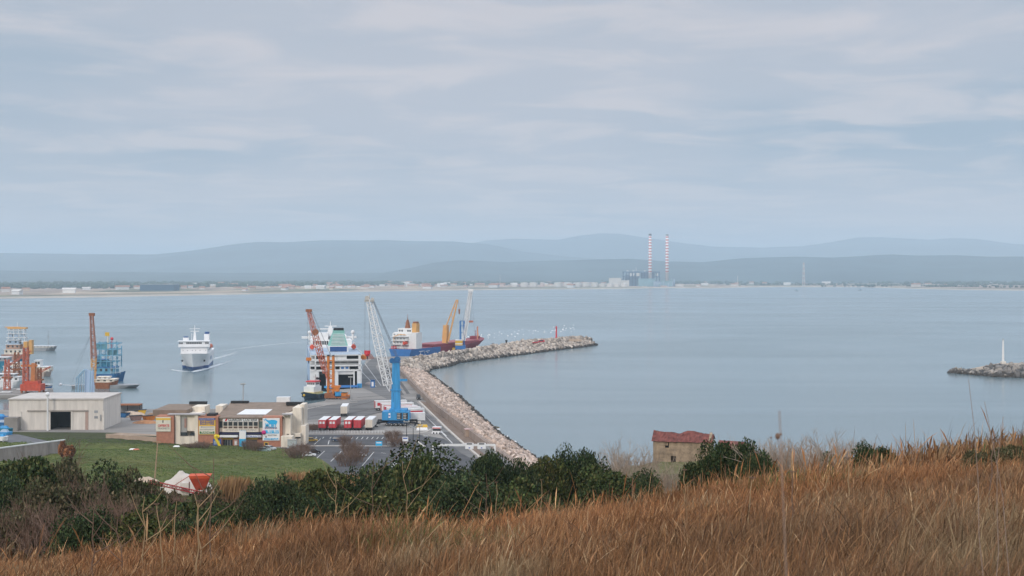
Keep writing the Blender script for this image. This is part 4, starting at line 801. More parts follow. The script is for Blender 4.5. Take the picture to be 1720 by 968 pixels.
def cargo():
    X, D = -77.5, 990.0; e = empty('cargo_ship', (X, D, 0), -math.atan2(51, 120), 'cargo ship with a blue stern, maroon midships and white deckhouse behind the jetty', 'ship')
    mb = MB(); hull(mb, 134, 19.5, 6.6, [-1, 0, 2.0, 4.2, 6.6], [0]*4, sternw=.9, bow=.2, rake=.10, flare=.3, sheer=3.2, deck=1)
    nf = len(mb.f); 
    for i, f_ in enumerate(mb.f):
        if mb.m[i] != 1: mb.m[i] = 0 if sum(mb.v[q][1] for q in f_)/len(f_) < 44 else 2
    mb.build('hull', [seablue, maroon, maroon], e)
    MB().box(-8.6, 8.6, 34, 118, 6.5, 7.9).build('hatch_coaming', maroon, e)
    for i in range(6): MB().box(-8.2, 8.2, 36+i*13.2, 48+i*13.2, 7.9, 8.5).build('hatch_cover', mat('hatch_pinkish_red', (.34, .10, .11), .6, .2, .4), e)
    h = MB(); h.box(-9.2, 5.6, 6, 16, 6.5, 17.2); h.box(5.4, 9.4, 6, 15, 6.5, 17.6); h.box(-7, 4.5, 10, 20, 17.2, 20.6); h.box(-10, 9.6, 9, 13, 17.2, 17.9); hh = h.build('deckhouse', white, e)
    for k in range(3): MB().box(-9.3, 3.6, 3.6, 6.1, 9.4+k*2.7, 9.7+k*2.7).build('deck_floor', white, hh)
    for k in range(3):
        for x in (-7.5, -5.0, -2.5, 0): link('window', MB().box(x-.55, x+.55, 5.86, 5.98, 10.4+k*2.7, 11.4+k*2.7).mesh('window', grey), hh)
    for x in (-5.5, -3.6, 1, 2.6): link('window', MB().box(x-.6, x+.6, 9.86, 9.98, 18.4, 19.5).mesh('window', glass), hh)
    f_ = MB(); f_.box(4.6, 8.0, 9, 14, 17.5, 24.2); fn = f_.build('funnel', ochre, e); MB().box(5.0, 7.6, 9.5, 13.5, 24.2, 25.4).build('funnel_top', rust, fn)
    m_ = MB(); m_.frus((-2.6, .4, 12, 15), (-1.7, -.5, 13, 14), 20.6, 26.5); m_.tube((-1.1, 13.5, 26), (-1.1, 13.5, 30.5), .25, .12, 6); m_.box(-3, .8, 13.2, 13.8, 24, 24.5); m_.build('mast', rust, e)
    lifeboat(e, 1.8, 1.2, 9.6, 5.5); MB().bar((-.6, 2, 8), (3.8, 2, 14), .4).bar((-.6, 5, 8), (3.8, 5, 14), .4).build('launch_frame', white, e)
    MB().box(-7.6, -4.4, 1.0, 3.5, 6.6, 8.4).build('rescue_boat', redp, e); MB().bar((-7, 4, 15), (-2, 4, 16.6), .45).bar((-2, 4, 16.6), (2.4, 4, 16.2), .4).bar((-7, 4, 15), (-7, 4, 11), .4).build('stores_crane', ochre, e)
    rr = MB()
    for i in range(9): rr.tube((-8.6+i*2.15, .2, 6.6), (-8.6+i*2.15, .2, 7.8), .09, None, 4)
    rr.tube((-8.6, .2, 7.8), (8.6, .2, 7.8), .09, None, 4); rr.build('stern_rail', white, e)
    # painted marks on the quarter
    mk_ = MB(); 
    for a, b in (((9.82, 10, 4.6), (9.82, 16, 4.6)), ((9.82, 12.5, 4.6), (9.82, 11.5, 2.3)), ((9.82, 17, 4.9), (9.82, 19, 2.6)), ((9.82, 20, 4.2), (9.82, 26, 4.4)), ((9.82, 22, 3.4), (9.82, 24, 3.2))): mk_.bar(a, b, .28)
    mk_.build('hull_emblem', whiteb, e)
    # deck crane
    dc = MB(); dc.frus((5.0, 8.0, 56, 59), (5.2, 8.8, 56, 60), 6.5, 11.5); p = dc.build('deck_crane', ochre, e)
    MB().frus((5.0, 8.8, 56, 60), (6.0, 8.8, 56, 60), 11.5, 21.5).build('crane_house', ochre, p)
    bm = MB(); a = Vector((9.6, 57, 9.5)); b = Vector((15.5, 61, 40)); bm.tube(a, b, .75, .5, 5); a2 = Vector((7.6, 57.5, 20.5)); b2 = Vector((14.4, 61, 40)); bm.tube(a2, b2, .5, .45, 5)
    for t_ in (.5, .75, .97): bm.tube(a.lerp(b, t_), a2.lerp(b2, t_*1.0-.02), .3, None, 4)
    bm.build('jib', ochre, p); MB().tube((16.6, 61, 33), (16.6, 61, 29.5), .8, .5, 6).tube((15.8, 61, 39.5), (16.6, 61, 33), .1, None, 4).build('jib_hook', rust, p)
    for y in (92, 116): MB().bar((6.2, y, 6.5), (6.2, y, 18.5), .9).bar((6.2, y, 15), (8.4, y-3, 11), .6).build('derrick_post', mat('salmon_paint', (.58, .26, .16), .6, .15, 1), e)
    MB().box(-3, 3, 122, 128, 8.4, 10.8).box(-.2, .2, 126, 126.4, 10, 15).build('windlass_house', maroon, e)
cargo()
def tug(px, py, rz, label, big=1.0):
    v = at(px, py, 0); e = empty('tugboat', v, rz, label, 'tugboat'); mb = MB(); hull(mb, 22, 7.6, 2.6, [-1, 0, .6, 1.6, 2.6], [1, 1, 1, 1], sternw=.8, bow=.42, rake=.05, flare=.2, sheer=1.6, deck=2, n=10)
    mb.build('hull', [blk, mat('tug_hull', (.025, .05, .08), .5, .2, .6), green], e, (0, -11, 0))
    MB().box(-3.3, 3.3, -2, 7, 2.7, 3.7).build('bulwark', mat('tug_cream', (.58, .46, .22), .6, .15, 1), e)
    c = MB(); c.box(-2.6, 2.6, -1.5, 6, 3.7, 6.2); c.box(-2.2, 2.2, -.5, 4, 6.2, 8.2); cc = c.build('wheelhouse', white, e); MB().box(-2.5, 2.5, -.9, 4.4, 8.2, 8.7).build('roof', redp, cc)
    for x in (-1.5, -.5, .5, 1.5): link('window', MB().box(x-.35, x+.35, 4.0, 4.06, 7.0, 7.9).mesh('window', glass), cc); link('window', MB().box(x-.35, x+.35, -.56, -.5, 7.0, 7.9).mesh('window', glass), cc)
    for y in (.4, 1.6, 2.8):
        for sx_ in (-1, 1): link('window', MB().box(sx_*2.23-.03, sx_*2.23+.03, y-.4, y+.4, 7.0, 7.9).mesh('window', glass), cc)
    MB().tube((-.8, 1, 8.7), (-.8, 1, 11.6), .35, .2, 6).tube((-2, 1, 10.4), (.4, 1, 10.4), .12, None, 5).build('mast', steel, e)
    f_ = MB(); f_.tube((0, -2.6, 3.7), (0, -2.6, 9.0), .9, .8, 8); fn = f_.build('funnel', white, e); MB().tube((0, -2.6, 9.0), (0, -2.6, 9.9), .85, .8, 8).build('funnel_top', dark, fn)
    MB().ball((0, 10.6, 2.6), .6, 8).build('bow_fender', yellow, e)
    for i in range(4):
        for sx_ in (-1, 1): link('tyre_fender', MB().tube((sx_*3.7, -6+i*3.6, 1.6), (sx_*4.0, -6+i*3.6, 1.6), .55, None, 8).mesh('tyre_fender', blk), e)
tug(529, 670.5, R(160), 'tugboat with a dark hull and red wheelhouse roof beside the orange crane')
# ================= LEFT BASIN =================
def boxship(name, px0, px1, py, h, label, hullm, topm, decks, seed, cat='ship', heading=90, wide=10, group='ships moored in the left basin', deckm=None, edge=None):
    D = at(0, py).y; s = F/D; L_ = (px1-px0)/s; X0 = xat((px0+px1)/2, D); e = empty(name, (X0, D, 0), R(heading-90), label, cat, group); g = random.Random(seed)
    mb = MB(); hull(mb, L_, wide, h, [-1, 0, h*.3, h*.6, h], [0]*4, sternw=.92, bow=.3, rake=.08, flare=.25, sheer=h*.3, deck=1, n=10); o = mb.build('hull', [hullm, deckm or grey], e, (-L_/2, 0, 0)); o.rotation_euler = (0, 0, R(-90))
    z = h
    for k, (a, b, hh, wd_) in enumerate(decks):
        x0, x1 = -L_/2+a*L_, -L_/2+b*L_; d_ = MB().box(x0, x1, -wide*wd_/2, wide*wd_/2, z, z+hh).build('deckhouse', topm[k % len(topm)], e)
        MB().box(x0-.4, x1+.4, -wide*wd_/2-.4, wide*wd_/2+.4, z+hh, z+hh+.25).build('deck_edge', edge or white, d_)
        n_ = max(2, int((x1-x0)/2.6))
        for i in range(n_): x = x0+(i+.5)*(x1-x0)/n_; link('window', MB().box(x-.6, x+.6, -wide*wd_/2-.06, -wide*wd_/2, z+hh*.4, z+hh*.8).mesh('window', glass), d_)
        z += hh+.25
    return e, z, L_
mat('faded_blue', (.13, .33, .46), .7, .3, .4); mat('faded_teal', (.12, .28, .33), .8, .35, .3); mat('faded_teal_dark', (.05, .22, .33), .8, .3, .3)
e, z, L_ = boxship('service_ship', 6, 52, 606, 4.5, 'white and blue ship with a cluttered lattice deckhouse at the far left', mat('pinkish_hull', (.40, .25, .21), .7, .3, .4), [cream, mat('rust_stained', (.42, .27, .20), .8, .3, .6), ltblue], [(.1, .75, 3.2, .8), (.15, .65, 3.0, .7), (.2, .6, 2.6, .6)], 1)
mb = MB()
for x in (-6, -2, 2, 6): mb.tube((x, -2, z-4), (x*.8, -2, z+7.5), .25, None, 4); mb.tube((x, 2, z-4), (x*.8, 2, z+7.5), .25, None, 4)
for k in range(4): mb.box(-7+k*.3, 7-k*.3, -2.4, 2.4, z-1+k*2.5, z-.7+k*2.5)
mb.build('lattice_deck', white, e); MB().box(-6, 6.4, -2.2, 2.2, z+7.4, z+8.6).box(-8, 2, -1, 1, z+8.4, z+8.9).build('top_platform', ochre, e); MB().tube((0, 0, z+8), (0, 0, z+12), .2, .1, 5).build('mast', white, e)
for x in (-4, 0, 4): MB().box(x-1.2, x+1.2, -1.8, 0, z+2, z+4).build('equipment_box', ltblue, e)
MB().box(8.5, 10.5, -2, 2, 4.5, 14).build('ochre_column', ochre, e)
for i, (px, py, top, w_, lab) in enumerate([(28, 640, 592, 3.0, 'rusty lattice derrick among the ships at the far left'), (12, 655, 604, 2.6, 'short rusty lattice derrick nearest the left edge'), (66, 650, 618, 2.2, 'small rusty lattice derrick right of the red crane')]):
    D_ = at(0, py, 2).y; e4 = empty('derrick', (xat(px, D_), D_, 0), 0, lab, 'crane', 'derricks of the left basin'); h_ = zat(top, D_); MB().lattice((0, 0, 0), (0, 0, h_), w_, w_*.6, 7, .24, .14).build('tower', rust if i != 1 else redor, e4); MB().lattice((0, 0, h_*.8), (w_*2.6, 0, h_*1.05), .9, .5, 4, .14, .08).build('jib', redor, e4); MB().box(-w_*.9, w_*.9, -1.2, 1.2, h_*.45, h_*.45+.8).build('platform', rust, e4); MB().box(-3, 3, -2, 2, -.6, .9).build('pontoon', rust, e4)
e, z, L_ = boxship('barge', 44, 96, 589.5, 2.6, 'long low grey barge lying just beyond the left basin', grey, [cream2], [(.02, .92, 1.0, .8)], 2, 'barge', 90, 8)
MB().tube((5, 0, 2), (5, 0, 16), .22, .1, 5).tube((4, 0, 11), (6.4, 0, 11), .1, None, 4).build('mast', grey, e)
boxship('moored_ship', 8, 46, 632, 3.2, 'beige moored ship with a row of windows left of the orange column', mat('beige_hull', (.46, .36, .30), .7, .2, .4), [white, cream], [(.05, .9, 2.6, .8), (.2, .7, 1.8, .6)], 3)
boxship('moored_ship', 58, 87, 632, 2.8, 'small beige moored ship right of the orange column', MATS['beige_hull'], [cream, white], [(.05, .95, 2.6, .8), (.1, .4, 3.4, .5)], 4)
boxship('moored_ship', -20, 40, 618, 4.4, 'dark teal moored ship behind the beige ones at the left edge', teal, [grey, white], [(.05, .6, 2.2, .8)], 5)
boxship('motor_yacht', -14, 44, 650, 3.0, 'long white motor yacht at the left edge of the basin', white, [white, grey], [(.05, .85, 2.2, .75), (.1, .7, 1.2, .6)], 6, 'yacht', 90, 9)
boxship('tanker_barge', 60, 88, 655, 1.6, 'small boat with blue and white stripes beside the white floodlight', seablue, [white, seablue], [(.1, .9, 1.0, .7)], 7, 'boat', 90, 5)
e, z, L_ = boxship('supply_ship', 160, 211, 640, 4.2, 'blue supply ship carrying an open light blue steel framework beyond the pale warehouse', craneb2, [mat('faded_blue', (.10, .30, .42), .7, .3, .4), mat('faded_teal', (.12, .28, .33), .8, .35, .3), MATS['faded_blue'], mat('faded_teal_dark', (.05, .22, .33), .8, .3, .3)], [(.02, .70, 3.4, .8), (.06, .40, 3.8, .5)], 8, wide=12, deckm=grey, edge=seablue)
frm = MB(); fb = MATS['faded_blue']
for x in (-7.2, -4.0, -.8, 2.4, 5.0):
    for y in (-4, 4): frm.box(x-.22, x+.22, y-.22, y+.22, 7.5, 21.5-(2.5 if x > 4 else 0))
for z in (10.6, 13.8, 17.2, 20.4):
    frm.box(-7.4, 5.2, -4.2, -3.8, z, z+.5); frm.box(-7.4, 5.2, 3.8, 4.2, z, z+.5); frm.box(-7.4, -7.0, -4, 4, z, z+.4); frm.box(4.8, 5.2, -4, 4, z, z+.4)
for x, z in ((-7.2, 7.6), (-.8, 11), (-4, 14.2), (2.4, 17.5), (-7.2, 17.5)): frm.bar((x, -4.1, z), (x+3.2, -4.1, z+3), .2)
frm.build('steel_framework', fb, e)
for i, (x0, x1, z0, z1) in enumerate(((-7.0, -.9, 17.8, 20.3), (-4, 2.4, 8, 10.5), (-7, -4.2, 11.2, 13.6), (-.6, 4.9, 14.4, 17))): MB().box(x0, x1, -3.9+i*.4, -3.6+i*.4, z0, z1).build('panel', [MATS['faded_teal'], MATS['faded_teal_dark'], fb, MATS['faded_teal']][i], e)
e, z, L_ = boxship('work_boat', 162, 199, 652, 3.2, 'low cluttered beige work boat moored in front of the blue supply ship', rust, [cream, white], [(.05, .9, 1.4, .8), (.1, .6, .9, .6)], 9, 'boat', edge=cream)
mb = MB()
for x in (8, 10.5, 13): mb.tube((x, -3, 4), (x, -3, 17-x*.3), .16, None, 4)
for k in range(5): mb.box(7.6, 13.4, -3.1, -2.9, 5+k*2.2, 5.25+k*2.2)
e3 = empty('scaffold', at(195, 641, 0)+Vector((-10.5, 2, 0)), 0, 'pale scaffold tower at the right end of the light blue framework', 'scaffold'); mb.build('frame', mat('pale_scaffold', (.42, .52, .58), .7, .2, 1), e3)
e2 = empty('signal_mast', at(176, 641, 0)+Vector((0, 6, 0)), 0, 'pale yellow mast with red top rising over the blue supply ship', 'mast', None); MB().tube((0, 0, 12), (0, 0, 26), .5, .3, 6).build('pole', paleb, e2); MB().box(-1.5, .8, -.3, .3, 24.5, 26.5).build('signal_board', yellow, e2); MB().ball((2.2, 0, 23), .9, 8).tube((2.2, 0, 18), (2.2, 0, 22.4), .15, None, 4).build('red_ball', redp, e2)
for i, (px, py, w_, hm_, lab) in enumerate([(14, 660, 24, white, 'white dinghy under the long yacht'), (36, 662, 18, rust, 'rusty boat left of the red crane base'), (12, 667, 30, white, 'open white boat ashore at the left edge'), (52, 666, 20, redp, 'red hulled boat below the red crane base'), (74, 664, 16, white, 'white boat by the tall floodlight post')]):
    boxship('small_boat', px-w_/2, px+w_/2, py, 1.3, lab, hm_, [white, grey], [(.2, .7, .9, .6)], 20+i, 'boat', 90, 4, 'small boats crowded at the inner quay')
def red_crane():
    D = at(0, 660, 2).y; s = F/D; X0 = xat(50, D); e = empty('harbour_crane', (X0, D, 2.0), 0, 'rusty red and orange crane towering over the boats at the far left', 'crane', 'harbour cranes'); lx = lambda px: (px-50)/s; lz = lambda py: CH-(py-HZ)/s-2
    MB().lattice((lx(43.5), 0, 4), (lx(43.5), 0, lz(582)), 2.2, 1.8, 12, .3, .14).build('jib_column', redor, e); MB().frus((lx(52), lx(60), -1.6, 1.6), (lx(54), lx(60), -1.2, 1.2), 3, lz(610)).build('tower', mat('dull_orange', (.46, .17, .06), .7, .25, .8), e)
    MB().box(lx(36), lx(62), -.9, .9, lz(616), lz(613)).build('cross_arm', orange, e); MB().box(lx(38), lx(72), -3.5, 3.5, 1.2, lz(645)).box(lx(44), lx(66), -2.5, 2.5, lz(645), lz(640)).build('machinery_house', mat('signal_red', (.50, .08, .04), .6, .22, .8), e)
    for x in (lx(38)+.6, lx(72)-.6):
        for y in (-3, 3): MB().box(x-.4, x+.4, y-.4, y+.4, 0, 1.3).build('leg', rust, e)
    MB().box(lx(41), lx(47), -1.4, 1.4, lz(584), lz(574)).build('cabin', ochre, e)
red_crane()
def mast_crane():
    D = at(0, 655, 0).y+12; s = F/D; X0 = xat(157, D); e = empty('floating_crane', (X0, D, 0), 0, 'slender brown lattice mast crane just left of the light blue framework', 'crane', 'harbour cranes'); lz = lambda py: CH-(py-HZ)/s
    mb = MB(); hull(mb, 34, 10, 1.8, [-1, 0, .6, 1.2, 1.8], [0]*4, bow=.2, deck=0, n=8); o = mb.build('pontoon', grey, e, (-10, 0, 0)); o.rotation_euler = (0, 0, R(-90))
    MB().lattice((0, 0, 1.8), (.2, 0, lz(602)), 1.6, 2.2, 8, .22, .11).build('lower_mast', ochre, e); MB().lattice((.2, 0, lz(602)), (-1.0, 0, lz(529)), 2.3, 1.3, 12, .28, .13).build('upper_mast', mat('pinkish_brown', (.40, .20, .15), .7, .2, .8), e); MB().box(-2.2, .6, -.8, .8, lz(531), lz(526)).build('mast_head', rust, e)
    w_ = MB(); 
    for x, z in ((-9, 12), (-11, 3)): w_.tube((-1, 0, lz(560)), (x, 0, z), .05, None, 4, 0, False)
    w_.build('cables', wire, e)
mast_crane()
def gangway():
    D = at(0, 662, 0).y; s = F/D; X0 = xat(145, D); e = empty('gangway_frame', (X0, D, 0), 0, 'pale blue steel frame floating left of the brown mast crane', 'floating frame'); lx = lambda px: (px-145)/s; lz = lambda py: CH-(py-HZ)/s
    pb = mat('pale_blue_steel', (.30, .45, .56), .6, .15, .5); mb = MB()
    for px, t_ in ((128, 634), (133, 628), (140, 622), (152, 618)): mb.bar((lx(px), -1, .5), (lx(px+1.5), -1, lz(t_)), .35); mb.bar((lx(px), 2, .5), (lx(px+1.5), 2, lz(t_)), .35)
    mb.bar((lx(128), -1, lz(636)), (lx(143), -1, lz(620)), .35); mb.bar((lx(128), 2, lz(636)), (lx(143), 2, lz(620)), .35); mb.build('frame', pb, e)
    MB().add([(lx(141), .5, .8), (lx(158), .5, .8), (lx(157), .5, lz(624)), (lx(143), .5, lz(620)), (lx(141), .8, .8), (lx(158), .8, .8), (lx(157), .8, lz(624)), (lx(143), .8, lz(620))], [(0, 1, 2, 3), (7, 6, 5, 4), (0, 4, 5, 1), (1, 5, 6, 2), (2, 6, 7, 3), (3, 7, 4, 0)]).build('side_panel', ferryblue, e)
    MB().box(lx(126), lx(160), -3, 4, -.6, .6).build('pontoon', grey, e); MB().tube((lx(127), 0, 4), (lx(104), 0, 4.6), .12, None, 4).ball((lx(102), 0, 4.6), .8, 8).build('tow_boom', whiteb, e)
gangway()
# blue tarped boats ashore at the left edge
for i, (px, py, w_, m_, lab) in enumerate([(2, 697, 26, seablue, 'topmost blue covered boat ashore at the left edge'), (6, 707, 28, craneb2, 'second blue boat down in the left edge boatyard'), (8, 720, 30, teal, 'dark blue boat in the middle of the left edge boatyard'), (9, 733, 26, craneb, 'bright blue boat near the end of the white barrier'), (4, 745, 20, whiteb, 'white boat ashore just above the white road barrier')]):
    D = F*(CH-5)/(py-HZ); v = Vector((xat(px, D), D, 5)); v.z = max(2.5, gz(v.x, v.y)); e = empty('stored_boat', v, R(-8), lab, 'boat', 'boats stored ashore at the left edge'); s = F/D; L_ = w_/s
    mb = MB(); hull(mb, L_, 2.6, 2.0, [.7, 1.0, 1.3, 1.6, 2.0], [0]*4, bow=.4, deck=0, n=8, flare=.3); o = mb.build('hull', m_, e, (-L_/2, 0, 0)); o.rotation_euler = (0, 0, R(-90)); MB().frus((-L_*.3, L_*.2, -.9, .9), (-L_*.2, L_*.12, -.5, .5), 2.0, 2.8).build('cover', ltblue if i % 2 else craneb, e)
    for x in (-L_*.25, L_*.2): MB().box(x-.15, x+.15, -1.1, 1.1, -.5, .85).build('cradle', steel, e)
# ================= WAREHOUSE =================
def warehouse():
    D = 512.0; s = F/D; X0 = xat(118, D); e = empty('warehouse', (X0, D, Z0), R(2), 'pale flat roofed warehouse with a big dark doorway on the left', 'warehouse'); lx = lambda px: (px-118)/s; lz = lambda py: CH-(py-HZ)/s-Z0
    top = lz(669)-.6; m_ = mat('warehouse_plaster', (.66, .61, .55), .9, .16, .25, streak=(.6, .6, .08)); mb = MB(); x0, x1 = lx(16), lx(173); a, b = lx(85), lx(119); zt = lz(692)
    mb.box(x0, a, 0, 26, -1, top); mb.box(b, x1, 0, 26, -1, top); mb.box(a, b, 0, 26, zt, top); mb.box(a, b, 9, 26, -1, zt); mb.build('wall', m_, e)
    MB().box(x0-.3, x1+.3, -.3, 26.3, top, top+.5).build('roof', mat('roof_parapet', (.52, .48, .44), .9, .12, .3), e)
    MB().box(a, b, 8.9, 8.99, -1, zt).box(a-.02, a+.03, .3, 8.9, -1, zt).box(b-.03, b+.02, .3, 8.9, -1, zt).box(a, b, .3, 8.9, zt-.03, zt+.01).build('doorway', dark, e)
    MB().box(lx(47), lx(148), -.35, 0, zt+.2, zt+.7).build('lintel', mat('lintel', (.38, .34, .30), .9, .1, 1), e); MB().box(lx(143), lx(148), -.12, 0, 0, zt+.1).build('door_panel', mat('pinkish_door', (.42, .30, .25), .8, .1, 1), e)
    for px in (36, 121, 173): MB().box(lx(px)-.3, lx(px)+.3, -.25, 0, 0, zt+.2).build('pilaster', cream2, e)
    for z in (4.0, 6.0): MB().box(lx(158), lx(164), -.08, 0, z, z+.9).build('vent', grey, e)
    MB().box(lx(168), lx(169.5), -.3, 0, 3.2, 5.4).build('wall_lamp', grey, e); MB().box(lx(14), lx(36), -4, .1, 0, 4.8).build('annex', mat('grey_annex', (.27, .25, .23), .9, .15, .3), e)
    p = empty('floodlight_post', (xat(80, D-3), D-3, Z0), 0, 'white post with a round lamp in front of the pale warehouse', 'lamp post'); MB().tube((0, 0, 0), (0, 0, lz(664)), .35, .3, 8).build('pole', white, p); MB().ball((0, 0, lz(664)+.6), .8, 8).build('lamp', whiteb, p)
warehouse()
BL = [(740, 752, 185, 104, 0, 'largest dark evergreen bush, hiding the end of the parking lot'),
 (684, 772, 110, 98, 1, 'dark evergreen bush on the left shoulder of the largest bush'),
 (815, 768, 90, 108, 2, 'dark evergreen bush on the right shoulder of the largest bush, under the road sign'),
 (852, 768, 80, 110, 3, 'dark evergreen bush rising in front of the white gantry post foot'),
 (903, 773, 70, 112, 4, 'evergreen bush where the pale rock armour meets the hillside'),
 (975, 757, 85, 118, 2, 'rounded evergreen bush outlined against open water right of the rock armour'),
 (1025, 786, 100, 104, 1, 'low dark bush between the rounded shoreline bush and the ruin'),
 (1075, 794, 80, 98, 0, 'low dark bush just left of the stone ruin foot'),
 (458, 803, 100, 88, 3, 'dark bush right of the clump of tall brown reeds'),
 (520, 798, 105, 94, 4, 'dark bush below the left end of the brown reed bank'),
 (582, 796, 105, 96, 0, 'dark bush below the right end of the brown reed bank'),
 (634, 800, 90, 100, 2, 'dark bush below the parking lot corner'),
 (775, 800, 140, 84, 3, 'wide dark bush standing in front of the largest bush'),
 (870, 812, 110, 84, 1, 'dark bush touching the rusty grass below the rock armour'),
 (640, 828, 130, 78, 4, 'dark bush behind the tall bare forked stalk'),
 (545, 836, 110, 76, 2, 'dark bush low in the row beside the bare forked stalk'),
 (1186, 748, 74, 62, 0, 'dark evergreen bush covering the right half of the stone ruin'),
 (1232, 741, 100, 60, 2, 'broad round evergreen bush directly right of the one covering the ruin'),
 (1272, 758, 60, 56, 3, 'low evergreen bush at the right foot of the broad round bush'),
 (1180, 768, 50, 74, 4, 'smaller evergreen bush growing against the larger one in front of the ruin'),
 (1400, 762, 62, 56, 3, 'small green bush half lost in the grey bare twigs'),
 (1470, 745, 78, 50, 2, 'compact dark bush on the skyline left of the grassy rise'),
 (1680, 744, 90, 36, 5, 'olive green scrub on top of the grassy rise near the right edge'),
 (1722, 739, 80, 36, 6, 'olive green scrub cut by the right edge of the view'),
 (1640, 752, 60, 37, 5, 'thin olive scrub at the left end of the scrub on the grassy rise'),
 (22, 774, 130, 104, 1, 'big dark bush at the left edge below the white road barrier'),
 (95, 779, 110, 112, 5, 'grey olive bush behind the two big dark bushes on the left'),
 (165, 783, 105, 100, 0, 'dark rounded bush standing against the left part of the green field'),
 (225, 797, 90, 104, 6, 'dull olive bush below the wooden pole'),
 (290, 832, 90, 90, 5, 'olive scrub just below the red hopper and the pale heap'),
 (0, 800, 110, 88, 3, 'dark bush low at the left edge of the view'),
 (100, 808, 130, 84, 6, 'brownish scrub in front of the rounded dark bush'),
 (200, 826, 140, 78, 5, 'brownish scrub in the middle of the left thicket'),
 (300, 836, 120, 74, 1, 'dark green patch of thicket seen between the pale standing stalks'),
 (372, 826, 90, 80, 6, 'olive scrub at the foot of the tall brown reeds'),
 (405, 838, 90, 76, 0, 'dark green bush right of the pale standing stalks'),
 (45, 850, 130, 68, 5, 'brown olive scrub near the lower left corner'),
 (150, 862, 120, 62, 2, 'dark scrub low behind the left tuft of tall dry grass'),
 (255, 866, 120, 62, 4, 'lowest dark scrub behind the crossing straw stalks'),
 (350, 868, 100, 62, 3, 'dark scrub sunk behind the rusty grass edge right of the crossing stalks')]
for px, top, wpx, D, kind, lab in BL: bush_px(px, top, wpx, D, kind, lab, 'evergreen bushes below the hill crest')
# bare shrubs

TWG = [twig_mesh('branches', 60+i, 3.0, 1.2, 30, 4, .035, greytwig) for i in range(3)]
HEDGE = [twig_mesh('branches', 90+i, 3.0, 1.5, 46, 4, .045, browntwig) for i in range(2)]
TWB = [twig_mesh('branches', 80+i, 3.0, 1.1, 18, 4, .04, browntwig) for i in range(2)]
def twigbush(px, top, D, wid, me, label, group, name='bare_shrub', base=None):
    X = xat(px, D); z = gz(X, D) if base is None else base; h_ = zat(top, D)-z; a_ = np.empty(len(me.vertices)*3, np.float32); me.vertices.foreach_get('co', a_)
    o = link(name, me); o.location = (X, D, z); s = h_/float(np.percentile(a_[2::3], 98.5)); o.scale = (wid/3.2, wid/3.2, s); o.rotation_euler = (0, 0, _g.uniform(0, 6))
    return tag(o, label, 'shrub', group)
for px, top, D, wd_, lab in [(1304, 742, 62, 3.2, 'bare grey twiggy shrub right of the ruin bush'), (1340, 743, 58, 3.2, 'bare grey twiggy shrub behind the thick blurred stalk'), (1380, 740, 58, 3.4, 'bare grey twiggy shrub above the small green bush'), (1418, 739, 52, 3.0, 'bare grey twiggy shrub next to the compact dark skyline bush'), (1282, 752, 80, 2.6, 'low bare grey shrub at the right foot of the ruin bush')]:
    twigbush(px, top, D, wd_, TWG[int(px) % 3], lab, 'bare grey shrubs on the skyline')
for px, top, D, wd_, lab in [(1062, 747, 200, 8.5, 'bare grey tree left of the stone ruin'), (1128, 778, 110, 4, 'leafless grey bush in front of the ruin doorway'), (1030, 760, 215, 5, 'small bare tree at the seaward edge of the ruin meadow')]:
    twigbush(px, top, D, wd_, TWG[int(px) % 3], lab, 'bare trees by the ruin')
for px, top, D, wd_, lab in [(60, 828, 84, 4, 'brown leafless shrub in the thicket at the left edge, lower one'), (130, 803, 92, 4, 'brown leafless shrub between the two big dark bushes on the left'), (85, 764, 118, 5, 'brown leafless shrub under the road barrier'), (190, 832, 76, 4.5, 'brown leafless shrub before the rounded dark bush'), (262, 826, 84, 4, 'brown leafless shrub below the gravel heap'), (320, 834, 80, 4, 'brown leafless shrub under the red hopper'), (20, 846, 66, 4, 'brown leafless shrub low at the left edge'), (110, 846, 64, 5, 'brown leafless shrub low in the left thicket'), (240, 846, 64, 5, 'brown leafless shrub behind the pale stalks')]:
    twigbush(px, top, D, wd_, TWB[int(px) % 2], lab, 'leafless shrubs of the left thicket')
# reeds
def reeds(px0, px1, top, D, n, label):
    px = RNG.uniform(px0, px1, n); DD = D+RNG.uniform(-4, 4, n); X = xat(px, DD); Z = ground(X, DD)
    env = np.clip(np.minimum((px-px0), (px1-px))/((px1-px0)*.25), .35, 1)**.5
    h = (zat(top, D)-Z.mean())*env*RNG.uniform(.6, 1.05, n); h = np.clip(h, .8, 9)
    c = np.array([(.30, .165, .075), (.38, .24, .12), (.22, .13, .065)])[RNG.choice(3, n)]*RNG.uniform(.8, 1.2, (n, 1))
    return blades(n, DD, X, h, np.full(n, .09)*D/150, .09, c, 'reed_bed', label, gmat)
reeds(350, 425, 788, 150, 3500, 'tall brown reeds right of the red hopper'); reeds(440, 545, 782, 165, 4500, 'long bank of brown reeds at the foot of the green field')
reeds(540, 655, 784, 165, 4500, 'brown reeds running up to the parking lot corner')
